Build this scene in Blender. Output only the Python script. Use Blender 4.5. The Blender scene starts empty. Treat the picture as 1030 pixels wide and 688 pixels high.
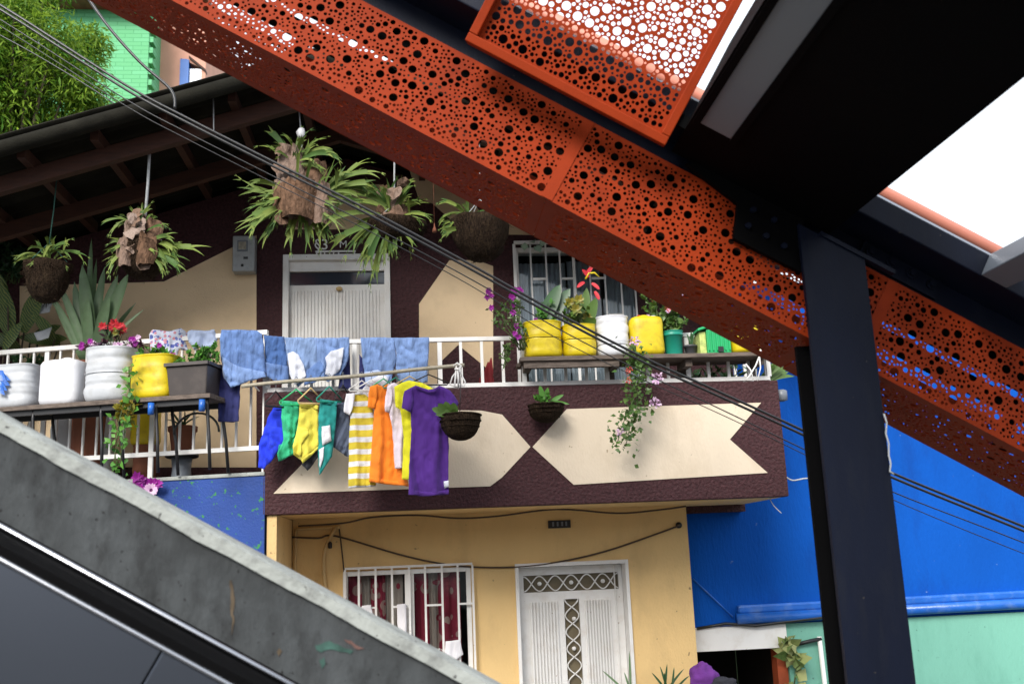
import bpy, bmesh, math, random
from mathutils import Vector, Matrix, noise
from mathutils.geometry import delaunay_2d_cdt
random.seed(7)
SC = bpy.context.scene
COL = SC.collection
# ------------------------------------------------------------------ camera frame (world: x along the house front, y into the scene)
F = 1000.0
YAW, PIT, ROL, ZC = math.radians(5.7), math.radians(12.3), math.radians(2.37), 2.15
r0 = Vector((math.cos(YAW), -math.sin(YAW), 0))
FW = Vector((math.sin(YAW)*math.cos(PIT), math.cos(YAW)*math.cos(PIT), math.sin(PIT)))
u0 = r0.cross(FW)
RT = math.cos(ROL)*r0 - math.sin(ROL)*u0
UP = math.cos(ROL)*u0 + math.sin(ROL)*r0
CAM = Vector((0, 0, ZC))
def ray(x, y): return FW*F + RT*(x-515) + UP*(344-y)
def P(x, y, Y, k=0.0, x0=0.0):
    """point of the plane Y + k*(X-x0) seen at x, y in the survey photo"""
    d = ray(x, y)
    t = (Y - k*x0)/(d.y - k*d.x)
    return CAM + d*t
def XZ(x, y, Y):
    p = P(x, y, Y); return (p.x, p.z)
C30, S30 = math.cos(math.radians(30)), math.sin(math.radians(30))
UD, WD, YD = Vector((C30, 0, -S30)), Vector((S30, 0, C30)), Vector((0, 1, 0))
O30 = Vector((0, 0, 3.981))
def UW(u, w, y): return O30 + UD*u + WD*w + YD*y
def PW(x, y, w):
    d = ray(x, y); n = WD
    t = ((O30 + WD*w - CAM).dot(n))/d.dot(n)
    p = CAM + d*t
    return ((p-O30).dot(UD), p.y)
# terrace front line runs back to the left
TK = -0.25
def PT(x, y, off=0.0): return P(x, y, 8.0+off, TK, -1.2)
# ------------------------------------------------------------------ materials
def nd(nt, t, **kw):
    n = nt.nodes.new(t)
    for k, v in kw.items(): setattr(n, k, v)
    return n
MATS = {}
def mat(name, col, rough=0.6, var=0.12, vscale=6.0, bump=0.0, bscale=60.0, metal=0.0, dirt=None, dirt_amt=0.3, dscale=1.6, spec=0.5,
        island=None, stretch=None, transl=0.0, sheen=0.0, speck=None):
    if name in MATS: return MATS[name]
    m = bpy.data.materials.new(name); m.use_nodes = True
    nt = m.node_tree; L = nt.links
    b = nt.nodes['Principled BSDF']
    tc = nd(nt, 'ShaderNodeTexCoord')
    mp = nd(nt, 'ShaderNodeMapping')
    if stretch: mp.inputs['Scale'].default_value = stretch
    geo = nd(nt, 'ShaderNodeNewGeometry')
    L.new(tc.outputs['Object'], mp.inputs['Vector'])
    n1 = nd(nt, 'ShaderNodeTexNoise'); n1.inputs['Scale'].default_value = vscale; n1.inputs['Detail'].default_value = 6
    L.new(mp.outputs[0], n1.inputs['Vector'])
    rmp = nd(nt, 'ShaderNodeValToRGB')
    lo = [max(0, c*(1-var)) for c in col]; hi = [min(1, c*(1+var)) for c in col]
    rmp.color_ramp.elements[0].position = 0.3; rmp.color_ramp.elements[1].position = 0.7
    rmp.color_ramp.elements[0].color = (*lo, 1); rmp.color_ramp.elements[1].color = (*hi, 1)
    L.new(n1.outputs['Fac'], rmp.inputs['Fac'])
    out = rmp.outputs['Color']
    if island:
        mx = nd(nt, 'ShaderNodeMixRGB'); mx.inputs['Color2'].default_value = (*island, 1)
        L.new(geo.outputs['Random Per Island'], mx.inputs['Fac']); L.new(out, mx.inputs['Color1']); out = mx.outputs[0]
    if dirt:
        n2 = nd(nt, 'ShaderNodeTexNoise'); n2.inputs['Scale'].default_value = dscale; n2.inputs['Detail'].default_value = 9; n2.inputs['Roughness'].default_value = 0.65
        L.new(mp.outputs[0], n2.inputs['Vector'])
        r2 = nd(nt, 'ShaderNodeValToRGB'); r2.color_ramp.elements[0].position = 0.5; r2.color_ramp.elements[1].position = 0.72
        r2.color_ramp.elements[1].color = (dirt_amt,)*3+(1,); r2.color_ramp.elements[0].color = (0, 0, 0, 1)
        L.new(n2.outputs['Fac'], r2.inputs['Fac'])
        mx = nd(nt, 'ShaderNodeMixRGB'); mx.inputs['Color2'].default_value = (*dirt, 1)
        L.new(r2.outputs['Color'], mx.inputs['Fac']); L.new(out, mx.inputs['Color1']); out = mx.outputs[0]
    if speck:
        c_, sc_, th_ = speck
        n4 = nd(nt, 'ShaderNodeTexNoise'); n4.inputs['Scale'].default_value = sc_; n4.inputs['Detail'].default_value = 3; L.new(tc.outputs['Object'], n4.inputs['Vector'])
        r4 = nd(nt, 'ShaderNodeValToRGB'); r4.color_ramp.elements[0].position = th_; r4.color_ramp.elements[1].position = th_+.05; L.new(n4.outputs['Fac'], r4.inputs['Fac'])
        mx = nd(nt, 'ShaderNodeMixRGB'); mx.inputs['Color2'].default_value = (*c_, 1); L.new(r4.outputs['Color'], mx.inputs['Fac']); L.new(out, mx.inputs['Color1']); out = mx.outputs[0]
    L.new(out, b.inputs['Base Color'])
    b.inputs['Roughness'].default_value = rough; b.inputs['Metallic'].default_value = metal
    b.inputs['Specular IOR Level'].default_value = spec
    if sheen: b.inputs['Sheen Weight'].default_value = sheen
    if bump:
        n3 = nd(nt, 'ShaderNodeTexNoise'); n3.inputs['Scale'].default_value = bscale; n3.inputs['Detail'].default_value = 5
        L.new(mp.outputs[0], n3.inputs['Vector'])
        bp = nd(nt, 'ShaderNodeBump'); bp.inputs['Strength'].default_value = 1.0; bp.inputs['Distance'].default_value = bump
        L.new(n3.outputs['Fac'], bp.inputs['Height']); L.new(bp.outputs[0], b.inputs['Normal'])
    if transl:
        t = nd(nt, 'ShaderNodeBsdfTranslucent'); L.new(out, t.inputs['Color'])
        ms = nd(nt, 'ShaderNodeMixShader'); ms.inputs[0].default_value = transl
        L.new(b.outputs[0], ms.inputs[1]); L.new(t.outputs[0], ms.inputs[2])
        L.new(ms.outputs[0], nt.nodes['Material Output'].inputs['Surface'])
    MATS[name] = m
    return m
def glass_mat():
    m = bpy.data.materials.new('window_glass'); m.use_nodes = True; nt = m.node_tree
    tr = nd(nt, 'ShaderNodeBsdfTransparent'); tr.inputs[0].default_value = (.86, .90, .90, 1)
    gl = nd(nt, 'ShaderNodeBsdfGlossy'); gl.inputs['Roughness'].default_value = .04
    n = nd(nt, 'ShaderNodeTexNoise'); n.inputs['Scale'].default_value = 2
    bp = nd(nt, 'ShaderNodeBump'); bp.inputs['Distance'].default_value = .004; nt.links.new(n.outputs['Fac'], bp.inputs['Height']); nt.links.new(bp.outputs[0], gl.inputs['Normal'])
    fr = nd(nt, 'ShaderNodeFresnel'); fr.inputs[0].default_value = 1.5
    mx = nd(nt, 'ShaderNodeMixShader'); nt.links.new(fr.outputs[0], mx.inputs[0]); nt.links.new(tr.outputs[0], mx.inputs[1]); nt.links.new(gl.outputs[0], mx.inputs[2])
    nt.links.new(mx.outputs[0], nt.nodes['Material Output'].inputs['Surface'])
    return m
def stripe_mat(name, ca, cb, period, duty=.5, axis='Z', rough=.85):
    m = mat(name, ca, rough, .06, 8, .0015, 500)
    nt = m.node_tree; L = nt.links; b = nt.nodes['Principled BSDF']
    old = b.inputs['Base Color'].links[0].from_socket
    tc = nd(nt, 'ShaderNodeTexCoord'); sp = nd(nt, 'ShaderNodeSeparateXYZ'); L.new(tc.outputs['Object'], sp.inputs[0])
    a = nd(nt, 'ShaderNodeMath', operation='DIVIDE'); a.inputs[1].default_value = period; L.new(sp.outputs[axis], a.inputs[0])
    fr = nd(nt, 'ShaderNodeMath', operation='FRACT'); L.new(a.outputs[0], fr.inputs[0])
    gt = nd(nt, 'ShaderNodeMath', operation='GREATER_THAN'); gt.inputs[1].default_value = duty; L.new(fr.outputs[0], gt.inputs[0])
    mx = nd(nt, 'ShaderNodeMixRGB'); mx.inputs['Color2'].default_value = (*cb, 1)
    L.new(gt.outputs[0], mx.inputs['Fac']); L.new(old, mx.inputs['Color1']); L.new(mx.outputs[0], b.inputs['Base Color'])
    return m
def print_mat(name, base, cols, scale, thr=.45, rough=.9):
    """printed cloth: blotches of colour on a base"""
    m = mat(name, base, rough, .08, 8, .0015, 400)
    nt = m.node_tree; L = nt.links; b = nt.nodes['Principled BSDF']
    out = b.inputs['Base Color'].links[0].from_socket
    tc = nd(nt, 'ShaderNodeTexCoord')
    for i, c in enumerate(cols):
        mp = nd(nt, 'ShaderNodeMapping'); mp.inputs['Location'].default_value = (i*3.3, i*1.7, i)
        L.new(tc.outputs['Object'], mp.inputs[0])
        v = nd(nt, 'ShaderNodeTexVoronoi'); v.inputs['Scale'].default_value = scale*(1+.3*i); L.new(mp.outputs[0], v.inputs['Vector'])
        lt = nd(nt, 'ShaderNodeMath', operation='LESS_THAN'); lt.inputs[1].default_value = thr*(.9 if i else 1); L.new(v.outputs['Distance'], lt.inputs[0])
        sx = nd(nt, 'ShaderNodeSeparateXYZ'); L.new(v.outputs['Color'], sx.inputs[0])
        g2 = nd(nt, 'ShaderNodeMath', operation='LESS_THAN'); g2.inputs[1].default_value = .5; L.new(sx.outputs[0], g2.inputs[0])
        mu = nd(nt, 'ShaderNodeMath', operation='MULTIPLY'); L.new(lt.outputs[0], mu.inputs[0]); L.new(g2.outputs[0], mu.inputs[1])
        mx = nd(nt, 'ShaderNodeMixRGB'); mx.inputs['Color2'].default_value = (*c, 1)
        L.new(mu.outputs[0], mx.inputs['Fac']); L.new(out, mx.inputs['Color1']); out = mx.outputs[0]
    L.new(out, b.inputs['Base Color'])
    return m
M = dict(
 cream=mat('cream_paint', (.80, .61, .39), .85, .05, 2.2, .003, 90, dirt=(.45, .32, .19), dirt_amt=.4, dscale=1.6, speck=((.45, .32, .2), 22, .74)),
 ochre=mat('ochre_paint', (.77, .53, .235), .85, .05, 2.2, .004, 60, dirt=(.46, .31, .15), dirt_amt=.5, dscale=1.7, stretch=(1, 1, .5), speck=((.30, .19, .09), 16, .69)),
 pale=mat('pale_cream_paint', (.72, .61, .47), .8, .04, 3, .003, 70, dirt=(.46, .36, .24), dirt_amt=.45, dscale=2.4, stretch=(1, 1, .5), speck=((.35, .26, .16), 18, .70)),
 stucco=mat('brown_stucco', (.052, .019, .022), .65, .35, 40, .016, 42, spec=.25),
 white=mat('white_paint_metal', (.82, .81, .79), .45, .03, 5, dirt=(.50, .40, .30), dirt_amt=.3, dscale=7, speck=((.25, .14, .08), 26, .73)),
 orange=mat('orange_powder_coat', (.27, .029, .004), .6, .07, 5, .0008, 300, dirt=(.15, .015, .003), dirt_amt=.6, dscale=3, spec=.12),
 navy=mat('navy_steel_paint', (.0032, .0055, .0155), .5, .15, 4, .0008, 150, spec=.16, dirt=(.009, .011, .018), dirt_amt=.6, dscale=7, stretch=(2, 2, .4), speck=((.05, .045, .04), 40, .73)),
 black=mat('black_steel_paint', (.0018, .0018, .0022), .7, .15, 4, .0008, 150, spec=.06),
 greysteel=mat('grey_steel_paint', (.16, .18, .21), .4, .08, 4),
 diffuser=mat('grey_diffuser', (.20, .215, .235), .55, .04, 2),
 conc=mat('weathered_concrete', (.042, .047, .050), .9, .45, 4, .010, 18, dirt=(.012, .013, .014), dirt_amt=.9, dscale=6, stretch=(1.6, 1, .8), speck=((.008, .008, .009), 55, .66)),
 coping=mat('worn_pale_coping', (.33, .35, .33), .85, .12, 6, .005, 40, dirt=(.09, .09, .09), dirt_amt=.85, dscale=7, speck=((.05, .05, .05), 45, .66)),
 steel=mat('brushed_stainless', (.105, .118, .145), .30, .06, .8, metal=1),
 steelbright=mat('polished_stainless', (.36, .37, .40), .25, .03, 3, metal=1),
 blue=mat('blue_wall_paint', (.002, .078, .40), .85, .12, 1.5, .006, 40, dirt=(.004, .045, .25), dirt_amt=.75, dscale=2.2, stretch=(1, 1, .35), speck=((.12, .2, .42), 15, .71), spec=.15),
 bluedark=mat('dark_blue_wall_paint', (.010, .050, .25), .7, .15, 2, .004, 60, dirt=(.006, .03, .13), dirt_amt=.6, dscale=3, speck=((.03, .20, .06), 24, .63)),
 bluepipe=mat('blue_pipe_paint', (.015, .12, .50), .3, .15, 6, .002, 40, dirt=(.3, .4, .5), dirt_amt=.25, dscale=9),
 mint=mat('mint_wall_paint', (.17, .43, .335), .75, .06, 1.8, .004, 50, dirt=(.09, .28, .21), dirt_amt=.55, dscale=2.4, stretch=(1, 1, .35), speck=((.06, .16, .13), 16, .71)),
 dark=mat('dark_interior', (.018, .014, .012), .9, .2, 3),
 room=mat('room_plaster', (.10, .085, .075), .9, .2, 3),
 sheet=mat('fibre_cement_roofing', (.017, .016, .012), .9, .3, 5, .004, 60, spec=.1, dirt=(.008, .008, .006), dirt_amt=.7),
 timber=mat('orange_stained_timber', (.046, .013, .005), .7, .3, 7, .002, 40, stretch=(1, 6, 6)),
 plank=mat('weathered_plank', (.13, .10, .082), .85, .35, 8, .003, 40, stretch=(1, 8, 8), dirt=(.04, .03, .025), dirt_amt=.6, dscale=5),
 blackmetal=mat('black_tube', (.012, .012, .014), .45, .2, 10),
 cable=mat('black_cable', (.012, .012, .013), .35, .15, 30, spec=.6),
 brownwire=mat('brown_wire', (.07, .045, .028), .6, .2, 30),
 rope=mat('pale_rope', (.45, .47, .48), .9, .15, 60),
 greenrope=mat('green_rope', (.03, .10, .08), .9, .2, 60),
 ochrepipe=mat('ochre_pipe', (.60, .42, .19), .6, .1, 8),
 plasticwhite=mat('white_plastic', (.66, .67, .71), .5, .04, 5, dirt=(.36, .35, .33), dirt_amt=.45, dscale=7, bump=.0008, bscale=30),
 plasticgrey=mat('milky_plastic', (.48, .50, .53), .5, .06, 5, dirt=(.27, .26, .24), dirt_amt=.5, dscale=6, bump=.001, bscale=30),
 yellow=mat('yellow_plastic', (.64, .49, .006), .45, .10, 5, dirt=(.30, .19, .02), dirt_amt=.65, dscale=8, bump=.001, bscale=30),
 teal=mat('teal_plastic', (.012, .24, .17), .35, .05, 5),
 green=mat('green_plastic', (.012, .36, .12), .38, .06, 5),
 palegreen=mat('faded_lime_paper', (.48, .56, .17), .7, .25, 30, dirt=(.10, .16, .05), dirt_amt=.5, dscale=18),
 greyplastic=mat('dark_grey_plastic', (.055, .058, .065), .5, .1, 6),
 planter=mat('brown_plastic', (.055, .045, .042), .45, .12, 6, dirt=(.12, .1, .085), dirt_amt=.4, dscale=7),
 terracotta=mat('terracotta', (.22, .075, .040), .8, .2, 6, dirt=(.10, .04, .025), dirt_amt=.5),
 soil=mat('potting_soil', (.035, .024, .016), .95, .3, 30, .01, 60),
 coir=mat('coconut_fibre', (.030, .019, .012), .95, .8, 30, .03, 50, stretch=(4, 4, 1), dirt=(.09, .06, .035), dirt_amt=.6, dscale=9, spec=.1),
 bark=mat('shield_frond', (.15, .085, .052), .85, .55, 14, .02, 22, island=(.33, .25, .21), dirt=(.05, .028, .016), dirt_amt=.9, dscale=9, spec=.15, stretch=(2, 2, 1)),
 trunk=mat('tree_bark', (.10, .075, .05), .9, .3, 8, .02, 20),
 leaf=mat('mid_green_leaf', (.050, .125, .024), .45, .3, 12, island=(.11, .19, .035), transl=.15),
 fern=mat('staghorn_frond', (.050, .115, .026), .6, .35, 9, island=(.21, .27, .055), transl=.15, spec=.3),
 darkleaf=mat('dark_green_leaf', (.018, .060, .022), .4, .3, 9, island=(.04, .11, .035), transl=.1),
 aloe=mat('blue_green_blade', (.10, .19, .09), .45, .35, 14, island=(.13, .20, .09)),
 herb=mat('bright_herb_leaf', (.05, .19, .02), .5, .25, 12, island=(.11, .30, .04), transl=.2),
 bamboo=mat('bright_tree_leaf', (.035, .125, .010), .6, .4, 1.2, island=(.27, .40, .04), transl=.4, spec=.2),
 yleaf=mat('yellow_orange_leaf', (.36, .24, .018), .5, .4, 14, island=(.12, .17, .025), transl=.15),
 variegated=mat('variegated_leaf', (.10, .20, .05), .5, .4, 40, island=(.42, .42, .16), transl=.15),
 purpleleaf=mat('purple_leaf', (.10, .020, .035), .5, .4, 14, island=(.045, .03, .06), transl=.1),
 redpetal=mat('red_petal', (.58, .020, .030), .6, .2, 20, island=(.38, .01, .02)),
 magenta=mat('magenta_petal', (.42, .02, .36), .6, .2, 20, island=(.30, .02, .30), transl=.2),
 pink=mat('pale_pink_petal', (.74, .56, .68), .6, .12, 20, island=(.60, .35, .58)),
 coral=mat('coral_petal', (.55, .09, .06), .6, .2, 20),
 redcloth=mat('dark_red_cloth', (.22, .012, .018), .8, .2, 10),
 meter=mat('grey_meter_plastic', (.36, .38, .39), .5, .08, 9, dirt=(.12, .12, .11), dirt_amt=.4, dscale=12),
 green_wall=mat('green_painted_brick', (.13, .46, .22), .85, .12, 3),
 pinkwall=mat('salmon_wall', (.66, .34, .25), .85, .07, 2, dirt=(.5, .25, .18), dirt_amt=.4),
 roofred=mat('clay_roof', (.22, .07, .045), .85, .3, 6),
 hill=mat('hillside', (.05, .085, .03), .95, .5, .6, .1, 3),
 ground=mat('street_concrete', (.11, .107, .10), .95, .15, .6, .01, 20, dirt=(.11, .105, .10), dirt_amt=.5, dscale=.5),
 glass=glass_mat(),
 pane=mat('dark_pane', (.03, .035, .05), .08, .2, 2, spec=.8),
 bluewin=mat('blue_window_frame', (.03, .14, .48), .5, .1, 3),
 curtain=mat('grey_white_curtain', (.50, .53, .60), .9, .08, 8, .002, 200, transl=.1),
)
m_ = mat('croton', (.035, .085, .018), .45, .3, 9); nt = m_.node_tree; b_ = nt.nodes['Principled BSDF']; old = b_.inputs['Base Color'].links[0].from_socket
wv = nd(nt, 'ShaderNodeTexWave', wave_type='BANDS', bands_direction='DIAGONAL'); wv.inputs['Scale'].default_value = 24; wv.inputs['Distortion'].default_value = 5; wv.inputs['Detail'].default_value = 3
nt.links.new(nd(nt, 'ShaderNodeTexCoord').outputs['Object'], wv.inputs['Vector']); cr_ = nd(nt, 'ShaderNodeValToRGB'); cr_.color_ramp.elements[0].position = .62; cr_.color_ramp.elements[1].position = .78
nt.links.new(wv.outputs['Fac'], cr_.inputs['Fac']); mx_ = nd(nt, 'ShaderNodeMixRGB'); mx_.inputs['Color2'].default_value = (.16, .19, .04, 1)
nt.links.new(cr_.outputs[0], mx_.inputs['Fac']); nt.links.new(old, mx_.inputs['Color1']); nt.links.new(mx_.outputs[0], b_.inputs['Base Color'])
M['croton'] = m_
M['redcurtain'] = print_mat('red_print_curtain', (.42, .035, .075), [(.60, .36, .32), (.50, .06, .09)], 9, .42)
M['sheer'] = print_mat('sheer_dotted_curtain', (.62, .48, .42), [(.52, .06, .10)], 9, .25)
# ------------------------------------------------------------------ mesh tools
class MB:
    def __init__(s): s.v = []; s.f = []; s.sm = []
    def add(s, vs, fs, smooth=False):
        n = len(s.v); s.v += [Vector(v) for v in vs]
        for f in fs: s.f.append(tuple(i+n for i in f)); s.sm.append(smooth)
        return s
    def box(s, x0, x1, y0, y1, z0, z1):
        return s.obox(Vector((x0, y0, z0)), Vector((x1-x0, 0, 0)), Vector((0, y1-y0, 0)), Vector((0, 0, z1-z0)))
    def obox(s, o, a, b, c):
        o = Vector(o); a = Vector(a); b = Vector(b); c = Vector(c)
        vs = [o, o+a, o+a+b, o+b, o+c, o+a+c, o+a+b+c, o+b+c]
        fs = [(0, 3, 2, 1), (4, 5, 6, 7), (0, 1, 5, 4), (1, 2, 6, 5), (2, 3, 7, 6), (3, 0, 4, 7)]
        if a.cross(b).dot(c) < 0: fs = [tuple(reversed(f)) for f in fs]
        return s.add(vs, fs)
    def ubox(s, u0, u1, y0, y1, w0, w1):
        return s.obox(UW(u0, w0, y0), UD*(u1-u0), YD*(y1-y0), WD*(w1-w0))
    def tube(s, pts, r, n=8, cap=True, smooth=True):
        pts = [Vector(p) for p in pts]; rs = r if isinstance(r, (list, tuple)) else [r]*len(pts)
        rings = []; prev = None
        for i, p in enumerate(pts):
            d = (pts[min(i+1, len(pts)-1)] - pts[max(i-1, 0)])
            d = d.normalized() if d.length > 1e-9 else Vector((0, 0, 1))
            ref = prev if prev is not None else (Vector((0, 0, 1)) if abs(d.z) < .9 else Vector((1, 0, 0)))
            a = (ref - d*ref.dot(d))
            if a.length < 1e-6: a = d.orthogonal()
            a.normalize(); b = d.cross(a); prev = a
            rings.append([p + (a*math.cos(2*math.pi*k/n) + b*math.sin(2*math.pi*k/n))*rs[i] for k in range(n)])
        vs = [v for R in rings for v in R]; fs = []
        for i in range(len(pts)-1):
            for k in range(n):
                k2 = (k+1) % n
                fs.append((i*n+k, i*n+k2, (i+1)*n+k2, (i+1)*n+k))
        if cap:
            fs.append(tuple(reversed(range(n)))); fs.append(tuple(range((len(pts)-1)*n, len(pts)*n)))
        return s.add(vs, fs, smooth)
    def prism(s, poly, y0, y1, holes=()):
        """poly in (x, z), extruded along y; holes are closed loops"""
        loops = [list(poly)] + [list(h) for h in holes]
        pts = []; ed = []
        for lp in loops:
            n0 = len(pts); pts += [Vector((p[0], p[1])) for p in lp]
            ed += [(n0+i, n0+(i+1) % len(lp)) for i in range(len(lp))]
        r = delaunay_2d_cdt(pts, ed, [], 1, 1e-6)
        own = [li for li, lp in enumerate(loops) for _ in lp]
        vv = r[0]; ow = [{own[j] for j in a} for a in r[3]]
        ff = [f for f in r[2] if not (set.intersection(*[ow[i] for i in f]) - {0} and len(f))]
        area = lambda f: sum(vv[f[i]].x*vv[f[(i+1) % len(f)]].y - vv[f[(i+1) % len(f)]].x*vv[f[i]].y for i in range(len(f)))
        n = len(vv)
        vs = [(v.x, y0, v.y) for v in vv] + [(v.x, y1, v.y) for v in vv]; fs = []
        for f in ff:
            f = list(f) if area(f) > 0 else list(reversed(f))
            fs.append(tuple(f)); fs.append(tuple(i+n for i in reversed(f)))
        s.add(vs, fs)
        for li, lp in enumerate(loops):
            a = sum(lp[i][0]*lp[(i+1) % len(lp)][1]-lp[(i+1) % len(lp)][0]*lp[i][1] for i in range(len(lp)))
            ccw = (a > 0) ^ (li > 0)
            L = lp if ccw else list(reversed(lp))
            for i in range(len(L)):
                p, q = L[i], L[(i+1) % len(L)]
                s.add([(p[0], y0, p[1]), (p[0], y1, p[1]), (q[0], y1, q[1]), (q[0], y0, q[1])], [(0, 1, 2, 3)])
        return s
    def lathe(s, c, prof, n=24, ex=2.0, sx=1.0, sy=1.0, rot=0.0, closed_bottom=True, jitter=0.0, smooth=True):
        """prof: (radius, z) list from bottom; ex>2 squares the section"""
        c = Vector(c); vs = []; fs = []
        for (r, z) in prof:
            for k in range(n):
                a = 2*math.pi*k/n
                ca, sa = math.cos(a), math.sin(a)
                q = (abs(ca)**ex + abs(sa)**ex)**(-1/ex)
                x, y = ca*q*r*sx, sa*q*r*sy
                if jitter:
                    q2 = 1 + jitter*noise.noise(Vector((ca*2.2, sa*2.2, z*14))+c*3)
                    x *= q2; y *= q2
                vs.append(c + Vector((x*math.cos(rot)-y*math.sin(rot), x*math.sin(rot)+y*math.cos(rot), z)))
        for i in range(len(prof)-1):
            for k in range(n):
                k2 = (k+1) % n
                fs.append((i*n+k, i*n+k2, (i+1)*n+k2, (i+1)*n+k))
        if closed_bottom: fs.append(tuple(reversed(range(n))))
        fs.append(tuple(range((len(prof)-1)*n, len(prof)*n)))
        return s.add(vs, fs, smooth)
    def blade(s, base, d, length, width, droop=0.3, n=6, fold=.25, nrm=None, tip=0.0, shape=0.5, fork=0):
        base = Vector(base); d = Vector(d).normalized()
        nrm = Vector(nrm) if nrm is not None else Vector((random.uniform(-.5, .5), -1, random.uniform(0, .8)))
        side = d.cross(nrm)
        if side.length < .05: side = d.orthogonal()
        side.normalize()
        p = base.copy(); st = length/n; vs = []; fs = []
        for i in range(n+1):
            t = i/n
            if shape == 'lin': wv = width*(1-t)+tip*t
            elif shape == 'frond': wv = width*(.35+.65*t)
            else: wv = max(width*(math.sin(math.pi*min(1, (t*.93+.07)))**shape), tip if i == n else 0)
            up = side.cross(d).normalized()
            vs += [p - side*wv*.5 + up*fold*wv*.5, p, p + side*wv*.5 + up*fold*wv*.5]
            if i < n:
                fs += [(i*3, i*3+1, i*3+4, i*3+3), (i*3+1, i*3+2, i*3+5, i*3+4)]
                d = (d + Vector((0, 0, -droop/n))).normalized(); p = p + d*st
        s.add(vs, fs, True)
        if fork:
            for k in range(fork):
                a = (k-(fork-1)/2)*.55
                d2 = (d + side*a + Vector((0, 0, random.uniform(-.1, .15)))).normalized()
                o = p - d*length*.03 + side*width*.28*(k-(fork-1)/2)
                ln = length*random.uniform(.28, .5)
                s.blade(o, d2, ln, width*.42, droop*.8, 4, fold, nrm, 0, 'lin', fork=2 if random.random() < .3 and length > .12 else 0)
        return s
    def leaf(s, base, d, ln, wd, nrm=None):
        base = Vector(base); d = Vector(d).normalized()
        nrm = Vector(nrm) if nrm is not None else Vector((random.gauss(0, 1), random.gauss(0, 1)-.4, random.gauss(0, 1)+.8))
        side = d.cross(nrm)
        if side.length < .05: side = d.orthogonal()
        side.normalize(); up = side.cross(d)
        vs = [base, base+d*ln*.4+side*wd*.5+up*wd*.12, base+d*ln-up*ln*.1, base+d*ln*.4-side*wd*.5+up*wd*.12, base+d*ln*.5]
        return s.add(vs, [(0, 1, 4), (1, 2, 4), (2, 3, 4), (3, 0, 4)], True)
    def build(s, name, m, parent=None):
        me = bpy.data.meshes.new(name)
        off = wloc(parent) if parent else Vector()
        me.from_pydata([tuple(v-off) for v in s.v], [], s.f)
        for p, q in zip(me.polygons, s.sm): p.use_smooth = q
        me.materials.append(m if not isinstance(m, str) else M[m])
        me.update()
        o = bpy.data.objects.new(name, me); COL.objects.link(o)
        if parent: o.parent = parent
        return o
def wloc(o):
    v = Vector()
    while o is not None: v += Vector(o.location); o = o.parent
    return v
def origin_to(o, c):
    """give a top-level mesh an origin at its own place"""
    c = Vector(c); o.data.transform(Matrix.Translation(-c)); o.location = c; return o
def tag(o, label, cat, group=None):
    o['label'] = label; o['category'] = cat
    if group: o['group'] = group
    if o.type == 'MESH' and o.location.length == 0 and o.data.vertices:
        n = len(o.data.vertices); c = Vector()
        for v in o.data.vertices: c += v.co
        c /= n; c.z = min(v.co.z for v in o.data.vertices); origin_to(o, c)
    return o
def thing(name, label, cat, loc, group=None):
    o = bpy.data.objects.new(name, None); COL.objects.link(o); o.location = loc
    o.empty_display_size = .1
    o['label'] = label; o['category'] = cat
    if group: o['group'] = group
    return o
def struct(o): o['kind'] = 'structure'; return o
def bevel(o, w=.004, seg=2):
    md = o.modifiers.new('bevel', 'BEVEL'); md.width = w; md.segments = seg; md.limit_method = 'ANGLE'; md.angle_limit = math.radians(40); return o
def rect(x0, y0, x1, y1, Y):
    """upright rectangle on plane Y spanning two survey pixels -> x0, x1, z0, z1"""
    a = P(x0, y0, Y); b = P(x1, y1, Y)
    return min(a.x, b.x), max(a.x, b.x), min(a.z, b.z), max(a.z, b.z)
# ------------------------------------------------------------------ world, sun, camera
SUN_EL, SUN_AZ = math.radians(35), math.radians(203)     # soft sun high behind the viewer, slightly to the left
def make_world():
    w = bpy.data.worlds.new('World'); SC.world = w; w.use_nodes = True
    nt = w.node_tree; L = nt.links; bg = nt.nodes['Background']
    sky = nd(nt, 'ShaderNodeTexSky', sky_type='NISHITA'); sky.sun_disc = False
    sky.sun_elevation = SUN_EL; sky.sun_rotation = SUN_AZ; sky.dust_density = 3; sky.air_density = 1.2
    tc = nd(nt, 'ShaderNodeTexCoord'); mp = nd(nt, 'ShaderNodeMapping'); mp.inputs['Scale'].default_value = (1, 1, 2.5)
    L.new(tc.outputs['Generated'], mp.inputs[0])
    n = nd(nt, 'ShaderNodeTexNoise'); n.inputs['Scale'].default_value = 1.8; n.inputs['Detail'].default_value = 7
    L.new(mp.outputs[0], n.inputs['Vector'])
    r = nd(nt, 'ShaderNodeValToRGB'); r.color_ramp.elements[0].color = (.72, .72, .72, 1); r.color_ramp.elements[1].color = (1, 1, 1, 1)
    r.color_ramp.elements[0].position = .3; r.color_ramp.elements[1].position = .6
    L.new(n.outputs['Fac'], r.inputs['Fac'])
    mx = nd(nt, 'ShaderNodeMixRGB'); mx.inputs['Color2'].default_value = (8.6, 9.2, 10.0, 1)
    L.new(r.outputs['Color'], mx.inputs['Fac']); L.new(sky.outputs[0], mx.inputs['Color1'])
    L.new(mx.outputs[0], bg.inputs['Color']); bg.inputs['Strength'].default_value = .08
make_world()
sd = bpy.data.lights.new('sun', 'SUN'); sd.energy = 2.2; sd.angle = math.radians(26); sd.color = (1, .95, .88)
so = bpy.data.objects.new('sun', sd); COL.objects.link(so)
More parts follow.
